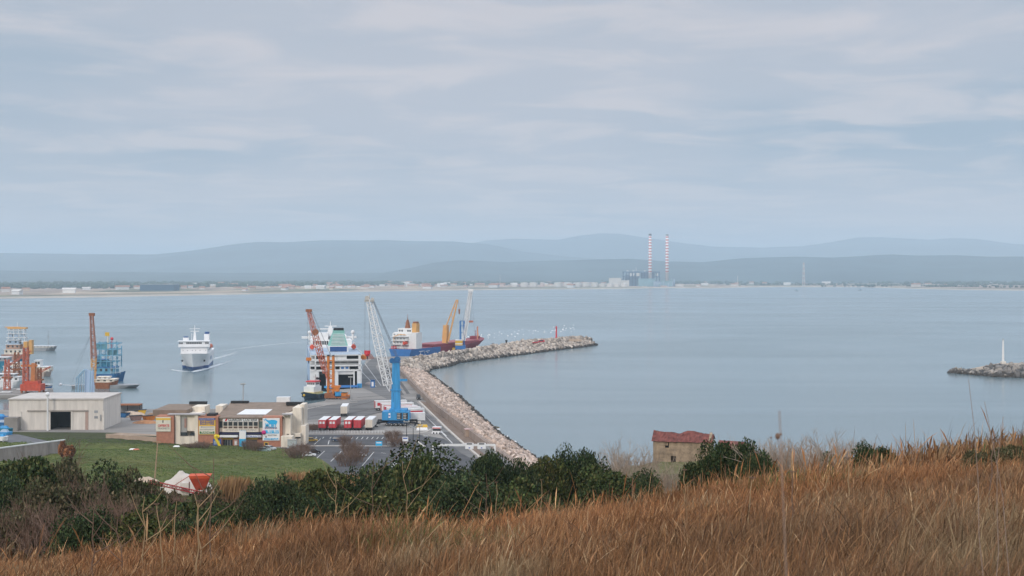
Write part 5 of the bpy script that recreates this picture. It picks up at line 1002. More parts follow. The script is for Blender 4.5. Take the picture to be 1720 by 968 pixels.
# ================= TERMINAL =================
def terminal():
    D = 462.0; s = F/D; X0 = xat(400, D); e = empty('terminal_building', (X0, D, Z0), 0, 'brick and cream ferry terminal with big billboards and a coast guard sign', 'building')
    lx = lambda u: (240+u/5.2-400)/s; lz = lambda v: CH-(640+v/5.2-HZ)/s-Z0
    t = MB(); t.box(lx(482), lx(655), 0, 9, -1.5, lz(310)); t.box(lx(1045), lx(1215), 0, 9, -1.5, lz(312)); t.box(lx(655), lx(838), 1.0, 9, -1.5, lz(492)); t.box(lx(862), lx(1045), 1.0, 9, -1.5, lz(492)); MB().box(lx(125), lx(276), -1, 9, -1.5, lz(303)).build('west_brick_wall', brick, e)
    t.build('brick_wall', brick, e)
    c = MB(); c.box(lx(655), lx(1045), 2.4, 9, lz(475), lz(325)); c.box(lx(690), lx(1004), 1.3, 2.4, lz(450), lz(326)); c.box(lx(660), lx(690), 1.9, 2.4, lz(450), lz(326)); c.box(lx(1004), lx(1042), 1.9, 2.4, lz(450), lz(326))
    c.box(lx(280), lx(326), 0, 12, -1.5, lz(293)); c.box(lx(450), lx(481.5), 0, 12, -1.5, lz(293)); c.box(lx(280), lx(481.5), .4, 3, lz(312), lz(294)); c.box(lx(326), lx(450), -.2, 3, -1.5, lz(484)); c.box(lx(326), lx(450), 3, 12, -1.5, lz(300)); c.box(lx(378), lx(450), .9, 3.1, lz(440), lz(312)); c.box(lx(360), lx(472), 12, 20, 2, lz(246)-.3)
    c.box(lx(1215.5), lx(1283), 1.5, 14, -1.5, lz(298)); c.box(lx(1283), lx(1362), 6, 18, -1.5, lz(250)); c.box(lx(1283), lx(1362), 3.5, 6, -1.5, lz(470)); c.box(lx(1362), lx(1402), 5, 12, -1.5, lz(405)); c.box(lx(1216), lx(1315), -2.5, 1.5, -1.5, lz(478)); c.box(lx(568), lx(633), 12, 20, 2, lz(248)); c.box(lx(1335), lx(1375), 9, 16, 2, lz(228))
    c.box(lx(655), lx(1283), 9, 24, -1.5, lz(330)); cw = c.build('rendered_wall', cream, e)
    # glazed recess of the west wing
    MB().box(lx(326), lx(378), .6, .9, lz(460), lz(312)).build('glazing', mat('pale_glazing', (.36, .35, .33), .5, .1, 1), e); MB().box(lx(358), lx(378), .5, .58, lz(410), lz(330)).build('pink_panel', mat('pink_panel', (.36, .22, .18), .8, .1, 1), e)
    for a, b in ((330, 392), (415, 452)): MB().box(lx(a), lx(b), -.3, -.2, lz(478), lz(448)).build('window', glass, cw)
    # roofs
    r = MB(); z0, z1 = lz(325)+.1, lz(325)+3.0; r.add([(lx(628), .9, z0), (lx(1225), .9, z0), (lx(1278), 24, z1), (lx(640), 24, z1), (lx(628), .9, z0-.35), (lx(1225), .9, z0-.35), (lx(1278), 24, z0-.35), (lx(640), 24, z0-.35)], [(0, 1, 2, 3), (4, 5, 1, 0), (5, 6, 2, 1), (6, 7, 3, 2), (7, 4, 0, 3)]); rf = r.build('roof', brownroof, e)
    def rp(u, f_): y = .9+23.1*f_; return (lx(u), y, z0+(z1-z0)*f_+.06)
    MB().add([rp(790, .18), rp(1050, .18), rp(1075, .52), rp(830, .52)], [(0, 1, 2, 3)]).build('skylight', white, rf); MB().box(lx(60), lx(360), 4, 26, lz(300)-.6, lz(300)+1.3).build('roof', brownroof, e)
    for a, b, y in ((282, 436, 20), (650, 810, 22), (1172, 1330, 18)): MB().box(lx(a), lx(b), y, y+2, lz(250)-.2, lz(250)+.75).build('roof_plant', dark, e)
    MB().box(lx(1060), lx(1180), 24, 27, 5, lz(250)+1.9).build('roof_light', white, e); MB().box(lx(550), lx(626), 1, 6, lz(310), lz(292)).build('roof_unit', dark, e)
    for a, b in ((215, 480), (482, 540), (1215, 1300)): MB().box(lx(a), lx(b), -.3, 2, lz(300)+.05, lz(300)+.45).build('coping', mat('coping', (.40, .38, .38), .8, .1, 1), e)
    # windows two rows of seven
    for i in range(7):
        u = 697+44.3*i
        f_ = MB().box(lx(u-3), lx(u+37), 1.18, 1.3, lz(398), lz(359)).build('window', cream2, e); MB().box(lx(u), lx(u+34), 1.12, 1.18, lz(395), lz(362)).build('pane', glass, f_)
        f_ = MB().box(lx(u), lx(u+34), 1.2, 1.3, lz(418), lz(403)).build('window', mat('brown_glass', (.14, .09, .07), .3, .3, .6), e)
    for a, b in ((660, 688), (1008, 1040)): MB().box(lx(a), lx(b), 1.8, 1.9, lz(415), lz(358)).build('window', glass if a < 700 else mat('green_glass', (.12, .20, .19), .3, .1, 1), e)
    MB().box(lx(692), lx(1002), 1.15, 1.3, lz(358), lz(327)).build('sign_board', whiteb, e); sgn = e
    letters('GUARDIA COSTIERA', 3.2*.42, blackp, e, (lx(866), 1.12, lz(344)), width=lx(992)-lx(740), bold=.02)
    em = MB(); em.add([(lx(708), 1.12, lz(355)), (lx(724), 1.12, lz(355)), (lx(736), 1.12, lz(333)), (lx(720), 1.12, lz(333))], [(0, 1, 2, 3)]); em.build('emblem', redp, e)
    letters('CAPITANERIA DI PORTO DI PIOMBINO', .9, mat('grey_print', (.30, .28, .27), .7, .05, 1), e, (lx(846), 1.28, lz(434)), width=lx(985)-lx(710))
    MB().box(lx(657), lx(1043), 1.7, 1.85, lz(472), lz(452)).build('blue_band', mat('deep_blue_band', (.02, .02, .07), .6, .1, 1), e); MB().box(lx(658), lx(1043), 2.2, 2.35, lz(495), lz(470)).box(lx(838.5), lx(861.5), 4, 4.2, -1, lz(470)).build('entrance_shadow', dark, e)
    MB().box(lx(836), lx(839), .9, 1.0, 0, lz(455)).box(lx(861), lx(864), .9, 1.0, 0, lz(455)).build('entrance_post', navy, e)
    for a, b in ((672, 828), (866, 1036)): MB().box(lx(a), lx(b), -.4, 1.0, lz(492), lz(476)).build('canopy', whiteb, e)
    letters('RISTORANTE', .7, bluep, e, (lx(950), -.44, lz(484)), width=6)
    for a, b in ((690, 786), (895, 1000)):
        MB().box(lx(a), lx(b), .9, 1.0, lz(514), lz(499)).build('shop_sign', boardy, e); MB().box(lx(a+8), lx(b-8), .9, 1.0, lz(568), lz(517)).build('shop_window', glass, e)
    for x in (714, 736, 758): MB().box(lx(x)-.06, lx(x)+.06, .82, .9, lz(568), lz(517)).build('mullion', steel, e)
    MB().box(lx(792), lx(822), .85, 1.0, lz(570), lz(515)).build('notice_board', mat('pinkish_notice', (.55, .38, .36), .7, .1, 1), e); MB().box(lx(798), lx(816), .8, .85, lz(560), lz(530)).build('notice', whiteb, e)
    for a, b, m_ in ((592, 622, dark), (1060, 1096, glass)): o = MB().box(lx(a), lx(b), -.08, 0, lz(566), lz(536)).build('window', boardy, e); MB().box(lx(a+5), lx(b-5), -.12, -.08, lz(561), lz(541)).build('pane', m_, o)
    # billboards on the towers
    b1 = MB().box(lx(490), lx(635), -.3, 0, lz(468), lz(322)).build('billboard', boardy, e); MB().box(lx(490), lx(635), -.34, -.3, lz(342), lz(322)).build('purple_band', purple, b1); MB().box(lx(493), lx(632), -.34, -.3, lz(464), lz(394)).build('pale_field', paleb, b1)
    letters('AGENZIA MARITTIMA', .8, ltblue, b1, (lx(562), -.36, lz(332)), width=lx(625)-lx(500)); letters('BIGLIETTERIA', 1.1, purple, b1, (lx(562), -.36, lz(354)), width=lx(625)-lx(500), bold=.02); letters('BIGLIETTERIE', 1.1, purple, b1, (lx(562), -.36, lz(374)), width=lx(625)-lx(500), bold=.02)
    a = MB(); a.box(lx(515), lx(620), -.38, -.34, lz(404), lz(400)); a.add([(lx(505), -.38, lz(402)), (lx(518), -.38, lz(408)), (lx(518), -.38, lz(396))], [(0, 1, 2)]); a.build('arrow', purple, b1); MB().box(lx(500), lx(622), -.36, -.34, lz(430), lz(418)).build('grey_lines', mat('grey_lines', (.45, .42, .38), .7, .3, 2), b1); g = MB(); g.box(lx(498), lx(626), -.38, -.34, lz(460), lz(440)); g.build('green_band', greenp, b1)
    letters('TRAGHETTI', .9, paleb, b1, (lx(562), -.40, lz(450)), width=lx(615)-lx(508), bold=.02)
    b2 = MB().box(lx(1047), lx(1195), -.3, 0, lz(520), lz(325)).build('billboard', whiteb, e)
    wh = MB(); cx0, cz0 = lx(1135), lz(356); N_ = 20; pts = []
    for i in range(N_): a = 2*math.pi*i/N_; pts.append((cx0+math.cos(a)*1.55, cz0+math.sin(a)*(.85 if math.sin(a) < 0 else .62)))
    wh.add([(x, -.34, z) for x, z in pts], [tuple(range(N_))]); wh.add([(cx0-1.1, -.345, cz0+.42), (cx0-2.4, -.345, cz0+.75), (cx0-2.3, -.345, cz0+.45), (cx0-1.35, -.345, cz0-.35)], [(0, 3, 2, 1)]); wh.add([(cx0-2.2, -.35, cz0+.66), (cx0-3.1, -.35, cz0+.75), (cx0-2.6, -.35, cz0+.35)], [(0, 1, 2)]); wh.add([(cx0-2.4, -.35, cz0+.6), (cx0-2.3, -.35, cz0+1.25), (cx0-1.95, -.35, cz0+.75)], [(0, 1, 2)]); wh.build('whale_logo', cyan, b2)
    letters('MOBY', 2.0, cyan, b2, (lx(1120), -.36, lz(390)), width=lx(1168)-lx(1068), bold=.06); letters('SARDEGNA', .9, mat('slate_print', (.20, .16, .30), .7, .05, 1), b2, (lx(1120), -.36, lz(411)), width=lx(1175)-lx(1066), bold=.02)
    MB().box(lx(1056), lx(1188), -.34, -.3, lz(458), lz(430)).build('blue_panel', cyan, b2); MB().ball((lx(1058), -.34, lz(449)), .75, 8).build('pink_dot', mat('magenta', (.55, .03, .18), .6, .05, 1), b2); letters('BLU  VIOLA'[:3]+'  BLU', 1.0, whiteb, b2, (lx(1138), -.36, lz(441)), width=lx(1180)-lx(1088), bold=.03)
    g_ = MATS['grey_print']; letters('BIGLIETTERIA', .7, g_, b2, (lx(1132), -.36, lz(474)), width=lx(1168)-lx(1092)); MB().box(lx(1070), lx(1084), -.33, -.3, lz(495), lz(478)).build('small_mark', g_, b2); letters('WWW.MOBY.IT', .8, cyan, b2, (lx(1122), -.36, lz(508)), width=lx(1182)-lx(1056), bold=.03)
    b3 = MB().box(lx(122), lx(250), -1.3, -1, lz(438), lz(313)).build('billboard', paleb, e); MB().box(lx(122), lx(250), -1.34, -1.3, lz(338), lz(322)).build('yellow_band', boardy, b3); letters('OFFERTE', 1.1, redp, b3, (lx(190), -1.36, lz(388)), width=lx(240)-lx(140), bold=.02); letters('TRAGHETTI', .8, g_, b3, (lx(190), -1.36, lz(412)), width=lx(240)-lx(140)); MB().box(lx(180), lx(188), -1.36, -1.3, lz(362), lz(340)).build('dark_figure', dark, b3)
    MB().box(lx(1318), lx(1364), 3.3, 3.5, lz(512), lz(500)).build('slot', dark, e); MB().box(lx(1250), lx(1270), 1.4, 1.5, lz(474), lz(468)).build('slot', dark, e)
    d2 = empty('slide_tube', (X0+lx(660), D-2.2, Z0), 0, 'bright yellow bent tube standing by the left tower of the terminal', 'slide'); k = lz(468); mb = MB(); mb.tube((.9, 0, .3), (.1, 0, k*.5), .45, None, 8); mb.tube((.1, 0, k*.5), (-.7, 0, k*.86), .45, None, 8); mb.tube((-.7, 0, k*.86), (0, 0, k), .5, None, 8); mb.tube((0, 0, k), (.7, 0, k*.85), .45, None, 8); mb.build('tube', mat('bright_yellow', (.78, .58, .03), .5, .08, 1), d2); MB().box(.6, 1.2, -.4, .4, 0, .5).build('foot', steel, d2)
    d3 = empty('vending_kiosk', (X0+lx(876), D-.8, Z0), 0, 'tall white and light blue panel at the terminal entrance', 'kiosk'); MB().box(-1.05, 1.05, -.3, .3, -.6, 5.2).build('panel', cyan, d3); MB().box(-1.06, 1.06, -.33, -.3, 2.6, 5.2).build('white_field', whiteb, d3)
    d4 = empty('information_board', (X0+lx(657), D-1.6, Z0), 0, 'blue framed information board beside the yellow tube', 'sign board'); MB().box(-1.3, 1.3, -.1, .1, .3, 2.6).build('board', bluep, d4); MB().box(-1.0, 1.0, -.14, -.1, .9, 2.1).build('paper', ltblue, d4)
    for x in (-1.1, 1.1): MB().box(x-.08, x+.08, .1, .2, 0, 2.6).build('leg', steel, d4)
    d5 = empty('utility_cabinet', (X0+lx(1320), D-4, Z0), 0, 'pale green utility cabinet at the right corner of the terminal', 'cabinet'); MB().box(-1.4, 1.4, -.6, .6, 0, 2.6).build('body', mat('pale_cabinet', (.40, .44, .43), .6, .1, 1), d5); MB().box(-1.5, 1.5, -.7, .7, 2.6, 2.8).build('lid', steel, d5)
    w_ = empty('perimeter_wall', (xat(240, D+8), D+8, 3.4), R(-28), 'low pinkish wall stepping down from the warehouse to the terminal', 'wall'); MB().box(-16, 12, -.3, .3, -.4, 1.5).build('wall', mat('pinkish_wall', (.40, .30, .23), .9, .15, .4), w_)
terminal()
# clutter between the warehouse and the terminal
def pile(px, py, z, sx_, sy_, h, m_, name, label, seed, cat='heap'):
    g = random.Random(seed); v = at(px, py, z); n_ = 30; V = [(0, 0, h)]; F_ = []; rings = ((.12, .98), (.26, .94), (.4, .86), (.55, .72), (.7, .52), (.85, .25), (1.0, -.15))
    for k, (q, hh) in enumerate(rings):
        for i in range(n_): a = 2*math.pi*i/n_; j = .95+.14*noise.noise(Vector((math.cos(a)*1.5+seed, math.sin(a)*1.5, 0)))*2+g.uniform(-.03, .03); V.append((math.cos(a)*sx_*q*j, math.sin(a)*sy_*q*j, h*hh*(1+.35*noise.noise(Vector((math.cos(a)*q*3+seed, math.sin(a)*q*3, 1))))+g.uniform(-.02, .02)*h))
    for i in range(n_): F_.append((0, 1+i, 1+(i+1) % n_))
    for k in range(len(rings)-1):
        for i in range(n_): a = 1+k*n_+i; b = 1+k*n_+(i+1) % n_; F_.append((a, a+n_, b+n_, b))
    o = MB().add(V, F_).build(name, m_); o.location = v; o.data.polygons.foreach_set('use_smooth', [True]*len(o.data.polygons)); return tag(o, label, cat)
earth = mat('pale_earth', (.48, .37, .28), .95, .2, .5, bump=.3); orangeearth = mat('orange_earth', (.40, .20, .10), .95, .3, 1.2, bump=.4)
for i, (px, py, w_, d_, h, m_, lab) in enumerate([(225, 700, 7, 4, 2.0, earth, 'pale earth mound right beside the warehouse'), (262, 703, 6, 4, 2.4, mat('brown_earth', (.30, .20, .13), .95, .25, .5), 'brown earth heap between warehouse and terminal'), (245, 711, 5, 3, 1.2, orangeearth, 'orange tinted rubble heap in front of the earth heaps'), (282, 697, 5, 3, 2.0, earth, 'sandy heap behind the pale billboard')]): pile(px, py, Z0, w_, d_, h, m_, 'earth_heap', lab, i)
for i, (px, py, m_, lab) in enumerate([(208, 701, craneb2, 'dark blue skip in the yard right of the warehouse'), (221, 698, steel, 'grey metal skip in the yard right of the warehouse'), (236, 696, yellow, 'yellow skip in the yard behind the earth heaps'), (228, 706, MATS['pinkish_hull'], 'rust pink skip in the yard in front of the grey one'), (250, 706, orange, 'orange skip between the earth heaps')]):
    e = empty('skip', at(px, py, Z0), R(20*i-30), lab, 'skip', 'skips in the yard by the warehouse'); MB().frus((-1.6, 1.6, -1, 1), (-2.3, 2.3, -1.2, 1.2), 0, 1.7).build('body', m_, e); MB().box(-2.4, 2.4, -1.3, 1.3, 1.7, 1.85).build('rim', dark, e)
e = empty('shed', at(214, 694, Z0), R(3), 'low dark open shed right of the warehouse', 'shed'); MB().box(-5, 5, 0, 5, 3.0, 3.4).build('roof', rust, e)
for x in (-4.8, 0, 4.8): MB().box(x-.15, x+.15, .2, .5, 0, 3.0).build('post', dark, e)
MB().box(-5, 5, 4.8, 5, 0, 3).build('back_wall', grey, e)
# ================= LAMP POSTS AND SIGNS =================
def lamp_post(px, top, py, label, z=Z0, heads=4, r=.16, m_=None, group='tall lamp posts of the port'):
    v = at(px, py, z); h = zat(top, v.y)-z; e = empty('lamp_post', v, 0, label, 'lamp post', group); m_ = m_ or steel
    MB().tube((0, 0, 0), (0, 0, h), r, r*.6, 6).build('pole', m_, e); MB().box(-1.0, 1.0, -.6, .6, h-.1, h+.12).build('head_frame', grey, e)
    for i in range(heads): x = -0.8+1.6*i/max(1, heads-1); MB().box(x-.2, x+.2, -.75, -.3, h+.1, h+.5).build('floodlight', mat('lamp_glass', (.45, .45, .42), .4, .05, 1), e)
lamp_post(408.5, 646, 690, 'tall grey lamp post behind the terminal roof against the water', r=.28); lamp_post(589, 634, 676, 'thin lamp post in front of the ferry car deck', r=.2)
lamp_post(694, 718, 748, 'thin dark street lamp right of the blue crane outriggers', r=.12, m_=dark, heads=2); lamp_post(705, 716, 744, 'thin dark street lamp at the traffic island', r=.12, m_=dark, heads=2); lamp_post(716, 733, 752, 'short double headed lamp left of the toll barrier', r=.12, m_=dark, heads=2); lamp_post(683, 709, 737, 'thin dark street lamp under the crane body', r=.12, m_=dark, heads=2)
def road_sign(px0, px1, top, bot, foot, bm, label, frame=False, z=Z0):
    D = at(0, foot, z).y; s = F/D; w_ = (px1-px0)/s; e = empty('road_sign', (xat((px0+px1)/2, D), D, z), 0, label, 'sign', 'road signs at the port entrance'); z0, z1 = zat(bot, D)-z, zat(top, D)-z
    b = MB().box(-w_/2, w_/2, -.06, .06, z0, z1).build('board', bm, e); MB().box(-w_*.38, w_*.38, -.09, -.06, z0+(z1-z0)*.55, z0+(z1-z0)*.8).build('printed_line', bluep if bm is whiteb else whiteb, b)
    for x in (-w_*.35, w_*.35): MB().tube((x, .1, 0), (x, .1, z1), .07, None, 5).build('post', steel, e)
road_sign(631, 642, 741.5, 749, 752, cyan, 'light blue road sign beside the kerb in the parking lot'); road_sign(650, 657, 742, 747, 751, grey, 'small grey road sign right of the light blue one')
road_sign(676, 685.5, 734, 741.5, 752, whiteb, 'white road sign between the street lamps at the lot exit')
def gantry():
    D = at(0, 780, Z0).y; s = F/D; e = empty('sign_gantry', (xat(831, D), D, Z0), 0, 'white overhead road gantry carrying two sign boards', 'gantry'); lx = lambda px: (px-831)/s; lz = lambda py: CH-(py-HZ)/s-Z0
    MB().box(-.28, .28, -.28, .28, 0, lz(750)+.4).build('post', white, e); MB().box(lx(727), lx(832), -.15, .15, lz(749.5), lz(746)).build('beam', white, e); MB().box(lx(727)-.2, lx(727)+.2, -.2, .2, 0, lz(747)).build('post', white, e)
    for a, b, t_, u_ in ((781.5, 795.5, 744, 754), (802, 816, 744, 754)):
        o = MB().box(lx(a), lx(b), -.35, -.15, lz(u_), lz(t_)).build('sign_board', whiteb, e); MB().box(lx(a+2.5), lx(b-2.5), -.40, -.35, lz(t_+2.6), lz(t_+.6)).build('dark_panel', dark, o); MB().box(lx((a+b)/2-1.2), lx((a+b)/2+1.2), -.40, -.35, lz(u_-1), lz(u_-2.6)).build('arrow', bluep, o)
gantry()
def barrier(px, py, label):
    e = empty('toll_booth', at(px, py, Z0), R(-10), label, 'booth'); MB().box(-1.4, 1.4, -1, 1, 0, .9).build('base', whiteb, e); MB().box(-1.3, 1.3, -.9, .9, .9, 1.7).build('glazing', glass, e); MB().box(-1.5, 1.5, -1.1, 1.1, 1.7, 2.3).build('roof', whiteb, e); MB().box(-1.42, 1.42, -1.12, -1.1, 1.8, 2.1).build('red_stripe', redp, e)
    for i in range(6): MB().box(-1.5+i*.55, -1.2+i*.55, -1.8, -1.5, 0, .5).build('bollard', blk if i % 2 else whiteb, e)
barrier(734, 728, 'white and red booth in the middle of the pier road entrance')
for px, py, m_, lab in [(709, 718, yellow, 'yellow jersey barrier right of the white trailer'), (709, 723, whiteb, 'white jersey barrier right of the white trailer'), (698, 712, cream, 'pale jersey barrier behind the yellow one')]:
    e = empty('road_barrier', at(px, py, Z0), R(5), lab, 'barrier', 'barriers at the traffic island'); MB().frus((-2, 2, -.4, .4), (-1.8, 1.8, -.12, .12), .3, 1.0).build('upper', m_, e); MB().box(-2, 2, -.45, .45, 0, .3).build('foot', m_, e)
for px, py, lab in [(686, 671, 'dark concrete hut on the verge against the sea wall'), ]:
    pass
e = empty('guard_hut', at(789, 733, Z0), R(9), 'pinkish hut on the verge below the sea wall', 'hut'); MB().box(-1.6, 1.6, -1.4, 1.4, 0, 2.4).build('wall', MATS['pinkish_wall'], e); MB().box(-1.8, 1.8, -1.6, 1.6, 2.4, 2.6).build('roof', MATS['pinkish_notice'], e); MB().box(-.5, .5, -1.45, -1.4, 0, 2).build('door', dark, e)
# bollards and people sized posts on the jetty
for i, (px, py, h) in enumerate([(828, 582.5, 2.4), (837, 583.5, 1.6), (850.5, 580, 3.8)]):
    e = empty('mooring_bollard', at(px, py, 5.4), 0, ['dark post on the jetty crest, leftmost of three', 'shortest of three dark posts on the jetty crest', 'tallest of three dark posts on the jetty crest'][i], 'bollard', 'dark posts on the jetty'); MB().tube((0, 0, -.5), (0, 0, h*.75), .7, .55, 8).build('post', dark, e); MB().tube((0, 0, h*.75), (0, 0, h), .9, .9, 8).build('cap', dark, e)
lh = empty('lighthouse', (xat(934.5, 1150), 1150, 5.6), 0, 'small red harbour light near the end of the jetty', 'lighthouse'); MB().tube((0, 0, .8), (0, 0, 2.2), 1.7, 1.2, 10).tube((0, 0, 2.2), (0, 0, 9.6), .75, .5, 8).build('tower', redp, lh); MB().tube((0, 0, 9.6), (0, 0, 10.0), 1.1, None, 10).build('gallery', redp, lh); MB().tube((0, 0, 10.0), (0, 0, 11.3), .5, .35, 8).build('lantern', redp, lh); MB().box(-3, 20, -2.5, 2.5, -1, .9).build('platform', earth, lh)
# figure-like stone bollard row on the quay side: big fenders
e = empty('quay_kiosk', at(604, 651, Z0)+Vector((6.5, 0, 0)), 0, 'small blue and white cabin at the right foot of the ferry ramp', 'cabin'); MB().box(-1, 1, -1, 1, 0, 3.6).build('wall', seablue, e); MB().box(-.5, .5, -1.05, -1, .6, 2.8).build('white_door', whiteb, e); MB().box(-1.2, 1.2, -1.2, 1.2, 3.6, 3.8).build('roof', navy, e)
pile(622, 645, Z0, 3, 6, 1.0, mat('pale_nets', (.42, .34, .30), .95, .3, 1), 'net_heap', 'pale heap of nets on the quay right of the small blue cabin', 8)
pile(618, 602.5, Z0, 5, 9, 3.5, mat('scrap', (.25, .14, .12), .95, .3, .7), 'scrap_heap', 'rusty scrap heap at the far end of the pier', 9)
# ================= FIELD SIDE =================
def gpt(px, D): X = xat(px, D); return Vector((X, D, gz(X, D)))
v = gpt(263.5, 330); e = empty('utility_pole', v, 0, 'leaning weathered wooden pole at the edge of the green field', 'pole'); h = zat(742, 330)-v.z; MB().tube((-.5, 0, -.3), (.2, 0, h), .19, .13, 6).build('pole', woodm, e); MB().box(-1.0, .9, -.08, .08, h-.15, h+.05).build('cross_arm', woodm, e)
# pale heap, red hopper with conveyor
def hopper():
    D = 262.0; s = F/D; c = gpt(305, D); z = zat(824, D); 
    o = pile(300, 800, 0, 1, 1, 1, mat('chalk', (.55, .50, .45), .95, .12, .6, bump=.3), 'gravel_heap', 'whitish gravel heap beside the red hopper below the field', 30); o.location = (c.x, D+3, z-.2); o.scale = (5.2, 2.5, zat(799, D)-z+.2)
    e = empty('hopper', (xat(338, D-3), D-3, z-.6), R(6), 'red sheet metal hopper with a long lattice conveyor arm by the gravel heap', 'hopper'); rh = mat('orange_red_sheet', (.58, .09, .03), .6, .2, 1); dr = mat('dark_red_steel', (.30, .03, .03), .6, .2, 1)
    MB().frus((-.9, .7, -.6, .8), (-1.9, 1.6, -1.4, 1.6), 1.2, 3.4).build('bin', mat('red_sheet', (.42, .06, .03), .6, .25, 1), e); MB().frus((-1.9, 1.6, -1.4, 1.6), (-2.1, 1.8, -1.5, 1.7), 3.4, 3.9).build('rim', rh, e)
    for x in (-.8, .6):
        for y in (-.5, .7): MB().box(x-.1, x+.1, y-.1, y+.1, 0, 1.3).build('leg', dr, e)
    MB().lattice((.5, -1.6, .7), (-9.0, -1.6, 3.0), .5, .5, 9, .07, .045).build('conveyor_arm', dr, e); MB().bar((-5, -1.6, 2.0), (-2, -.2, 3.8), .08).build('stay', dr, e); MB().box(-3.4, -2.1, -1.2, .8, .4, 2.6).build('concrete_block', cream2, e)
hopper()
OR = np.array([(.34, .13, .05), (.42, .19, .08), (.26, .11, .05)])
oc = leaf_mesh('crown', 77, 1.6, 1.6, 2.0, 2600, .16, 9, OR)
for px, D, wd_, h_, lab in [(118, 395, 5.5, 5.4, 'rust orange withered shrub at the end of the road barrier'), (106, 398, 3.6, 6.6, 'narrow rust orange shrub against the barrier end')]:
    e = empty('withered_shrub', gpt(px, D), R(px), lab, 'shrub', 'withered orange shrubs'); link('crown', oc, e); link('trunk', TR[1], e); e.scale = (wd_/3.2, wd_/3.2, h_/3.2)
def road_barrier():
    a, b = gpt(-30, 385), gpt(108, 415); za, zb = zat(756, 385), zat(738.5, 415); e = empty('concrete_barrier', (a.x, a.y, 0), 0, 'white topped concrete road barrier sloping down from the left edge', 'barrier'); n_ = 12; mb = MB(); cp = MB()
    for i in range(n_):
        p, q = a.lerp(b, i/n_)-a, a.lerp(b, (i+1)/n_)-a; z0, z1 = za+(zb-za)*i/n_, za+(zb-za)*(i+1)/n_
        mb.add([(p.x, p.y, z0-4.5), (q.x, q.y, z1-4.5), (q.x, q.y, z1-.3), (p.x, p.y, z0-.3), (p.x, p.y+.8, z0-4.5), (q.x, q.y+.8, z1-4.5), (q.x, q.y+.8, z1-.3), (p.x, p.y+.8, z0-.3)], [(0, 1, 2, 3), (3, 2, 6, 7), (5, 4, 7, 6)])
        cp.add([(p.x, p.y-.2, z0-.3), (q.x, q.y-.2, z1-.3), (q.x, q.y-.2, z1), (p.x, p.y-.2, z0), (p.x, p.y+1.3, z0-.3), (q.x, q.y+1.3, z1-.3), (q.x, q.y+1.3, z1), (p.x, p.y+1.3, z0)], [(0, 1, 2, 3), (3, 2, 6, 7), (5, 4, 7, 6)])
    mb.build('wall', mat('weathered_wall', (.33, .29, .27), .9, .3, .5, streak=(.6, .6, .15)), e); cp.build('coping', white, e)
road_barrier()
sheet('road', [(gpt(-60, 452).x, 452), (gpt(108, 424).x, 424), (gpt(112, 440).x, 440), (gpt(30, 470).x, 470), (gpt(-60, 480).x, 480)], gz(xat(30, 450), 450)+.4, mat('old_road', (.13, .13, .135), .9, .2, .3))
# hedges of bare shrubs
for px, top, D, wd_, lab in [(579, 731, 470, 3.4, 'brown bare shrub in the parking hedge above the white hatchback, upper one'), (590, 740, 440, 4.5, 'brown bare shrub in the parking hedge, middle one'), (598, 748, 425, 5, 'brown bare shrub in the parking hedge right beside the lone white hatchback'), (585, 757, 415, 5, 'brown bare shrub at the near end of the parking hedge'), (661, 722, 478, 4.2, 'reddish bare shrub in front of the blue crane undercarriage'), (665, 733, 462, 5, 'dark bare shrub on the parking divider right of the grey sign'), (507, 744, 440, 5, 'brown bare shrub at the right corner of the terminal'), (496, 752, 430, 6, 'wide brown bare shrub below the terminal corner'), (418, 738, 450, 4, 'bare tree before the terminal entrance'), (430, 742, 446, 4, 'second bare tree right of the terminal entrance'), (338, 742, 448, 5, 'low brown shrub below the yellow billboard'), (320, 745, 450, 5, 'low brown shrub left of the yellow billboard tower'), (519, 713, 508, 4, 'bare brown shrub left of the red trailers'), (530, 712, 512, 4, 'bare brown shrub against the leftmost red trailer'), (571, 713, 512, 3.2, 'bare shrub between the second and third red trailer')]:
    X = xat(px, D); twigbush(px, top, D, wd_*1.15, HEDGE[int(px) % 2], lab, 'bare hedge shrubs of the parking lot', base=max(gz(X, D), Z0 if D > 405 and px > 480 else gz(X, D))-.1)
v = gpt(225, 432)
for px, D, m_, lab in [(222, 432, whiteb, 'white plastic debris on the green field'), (228, 430, MATS['pinkish_panel'] if 'pinkish_panel' in MATS else redor, 'pink plastic debris beside the white debris on the field'), (296, 446, whiteb, 'white scrap lying in front of the west wing')]:
    v = gpt(px, D); o = MB().frus((-1.0, 1.1, -.5, .5), (-.5, .8, -.2, .3), 0, .4).build('debris', m_); o.location = v+Vector((0, 0, .15)); tag(o, lab, 'debris', 'debris on the field')
# pale footpath bank
o = pile(250, 700, 0, 1, 1, 1, earth, 'soil_bank', 'pale sandy strip meeting the wooden pole on the field edge', 44); v = gpt(245, 322); o.location = v; o.scale = (3.4, 2, 1.0)
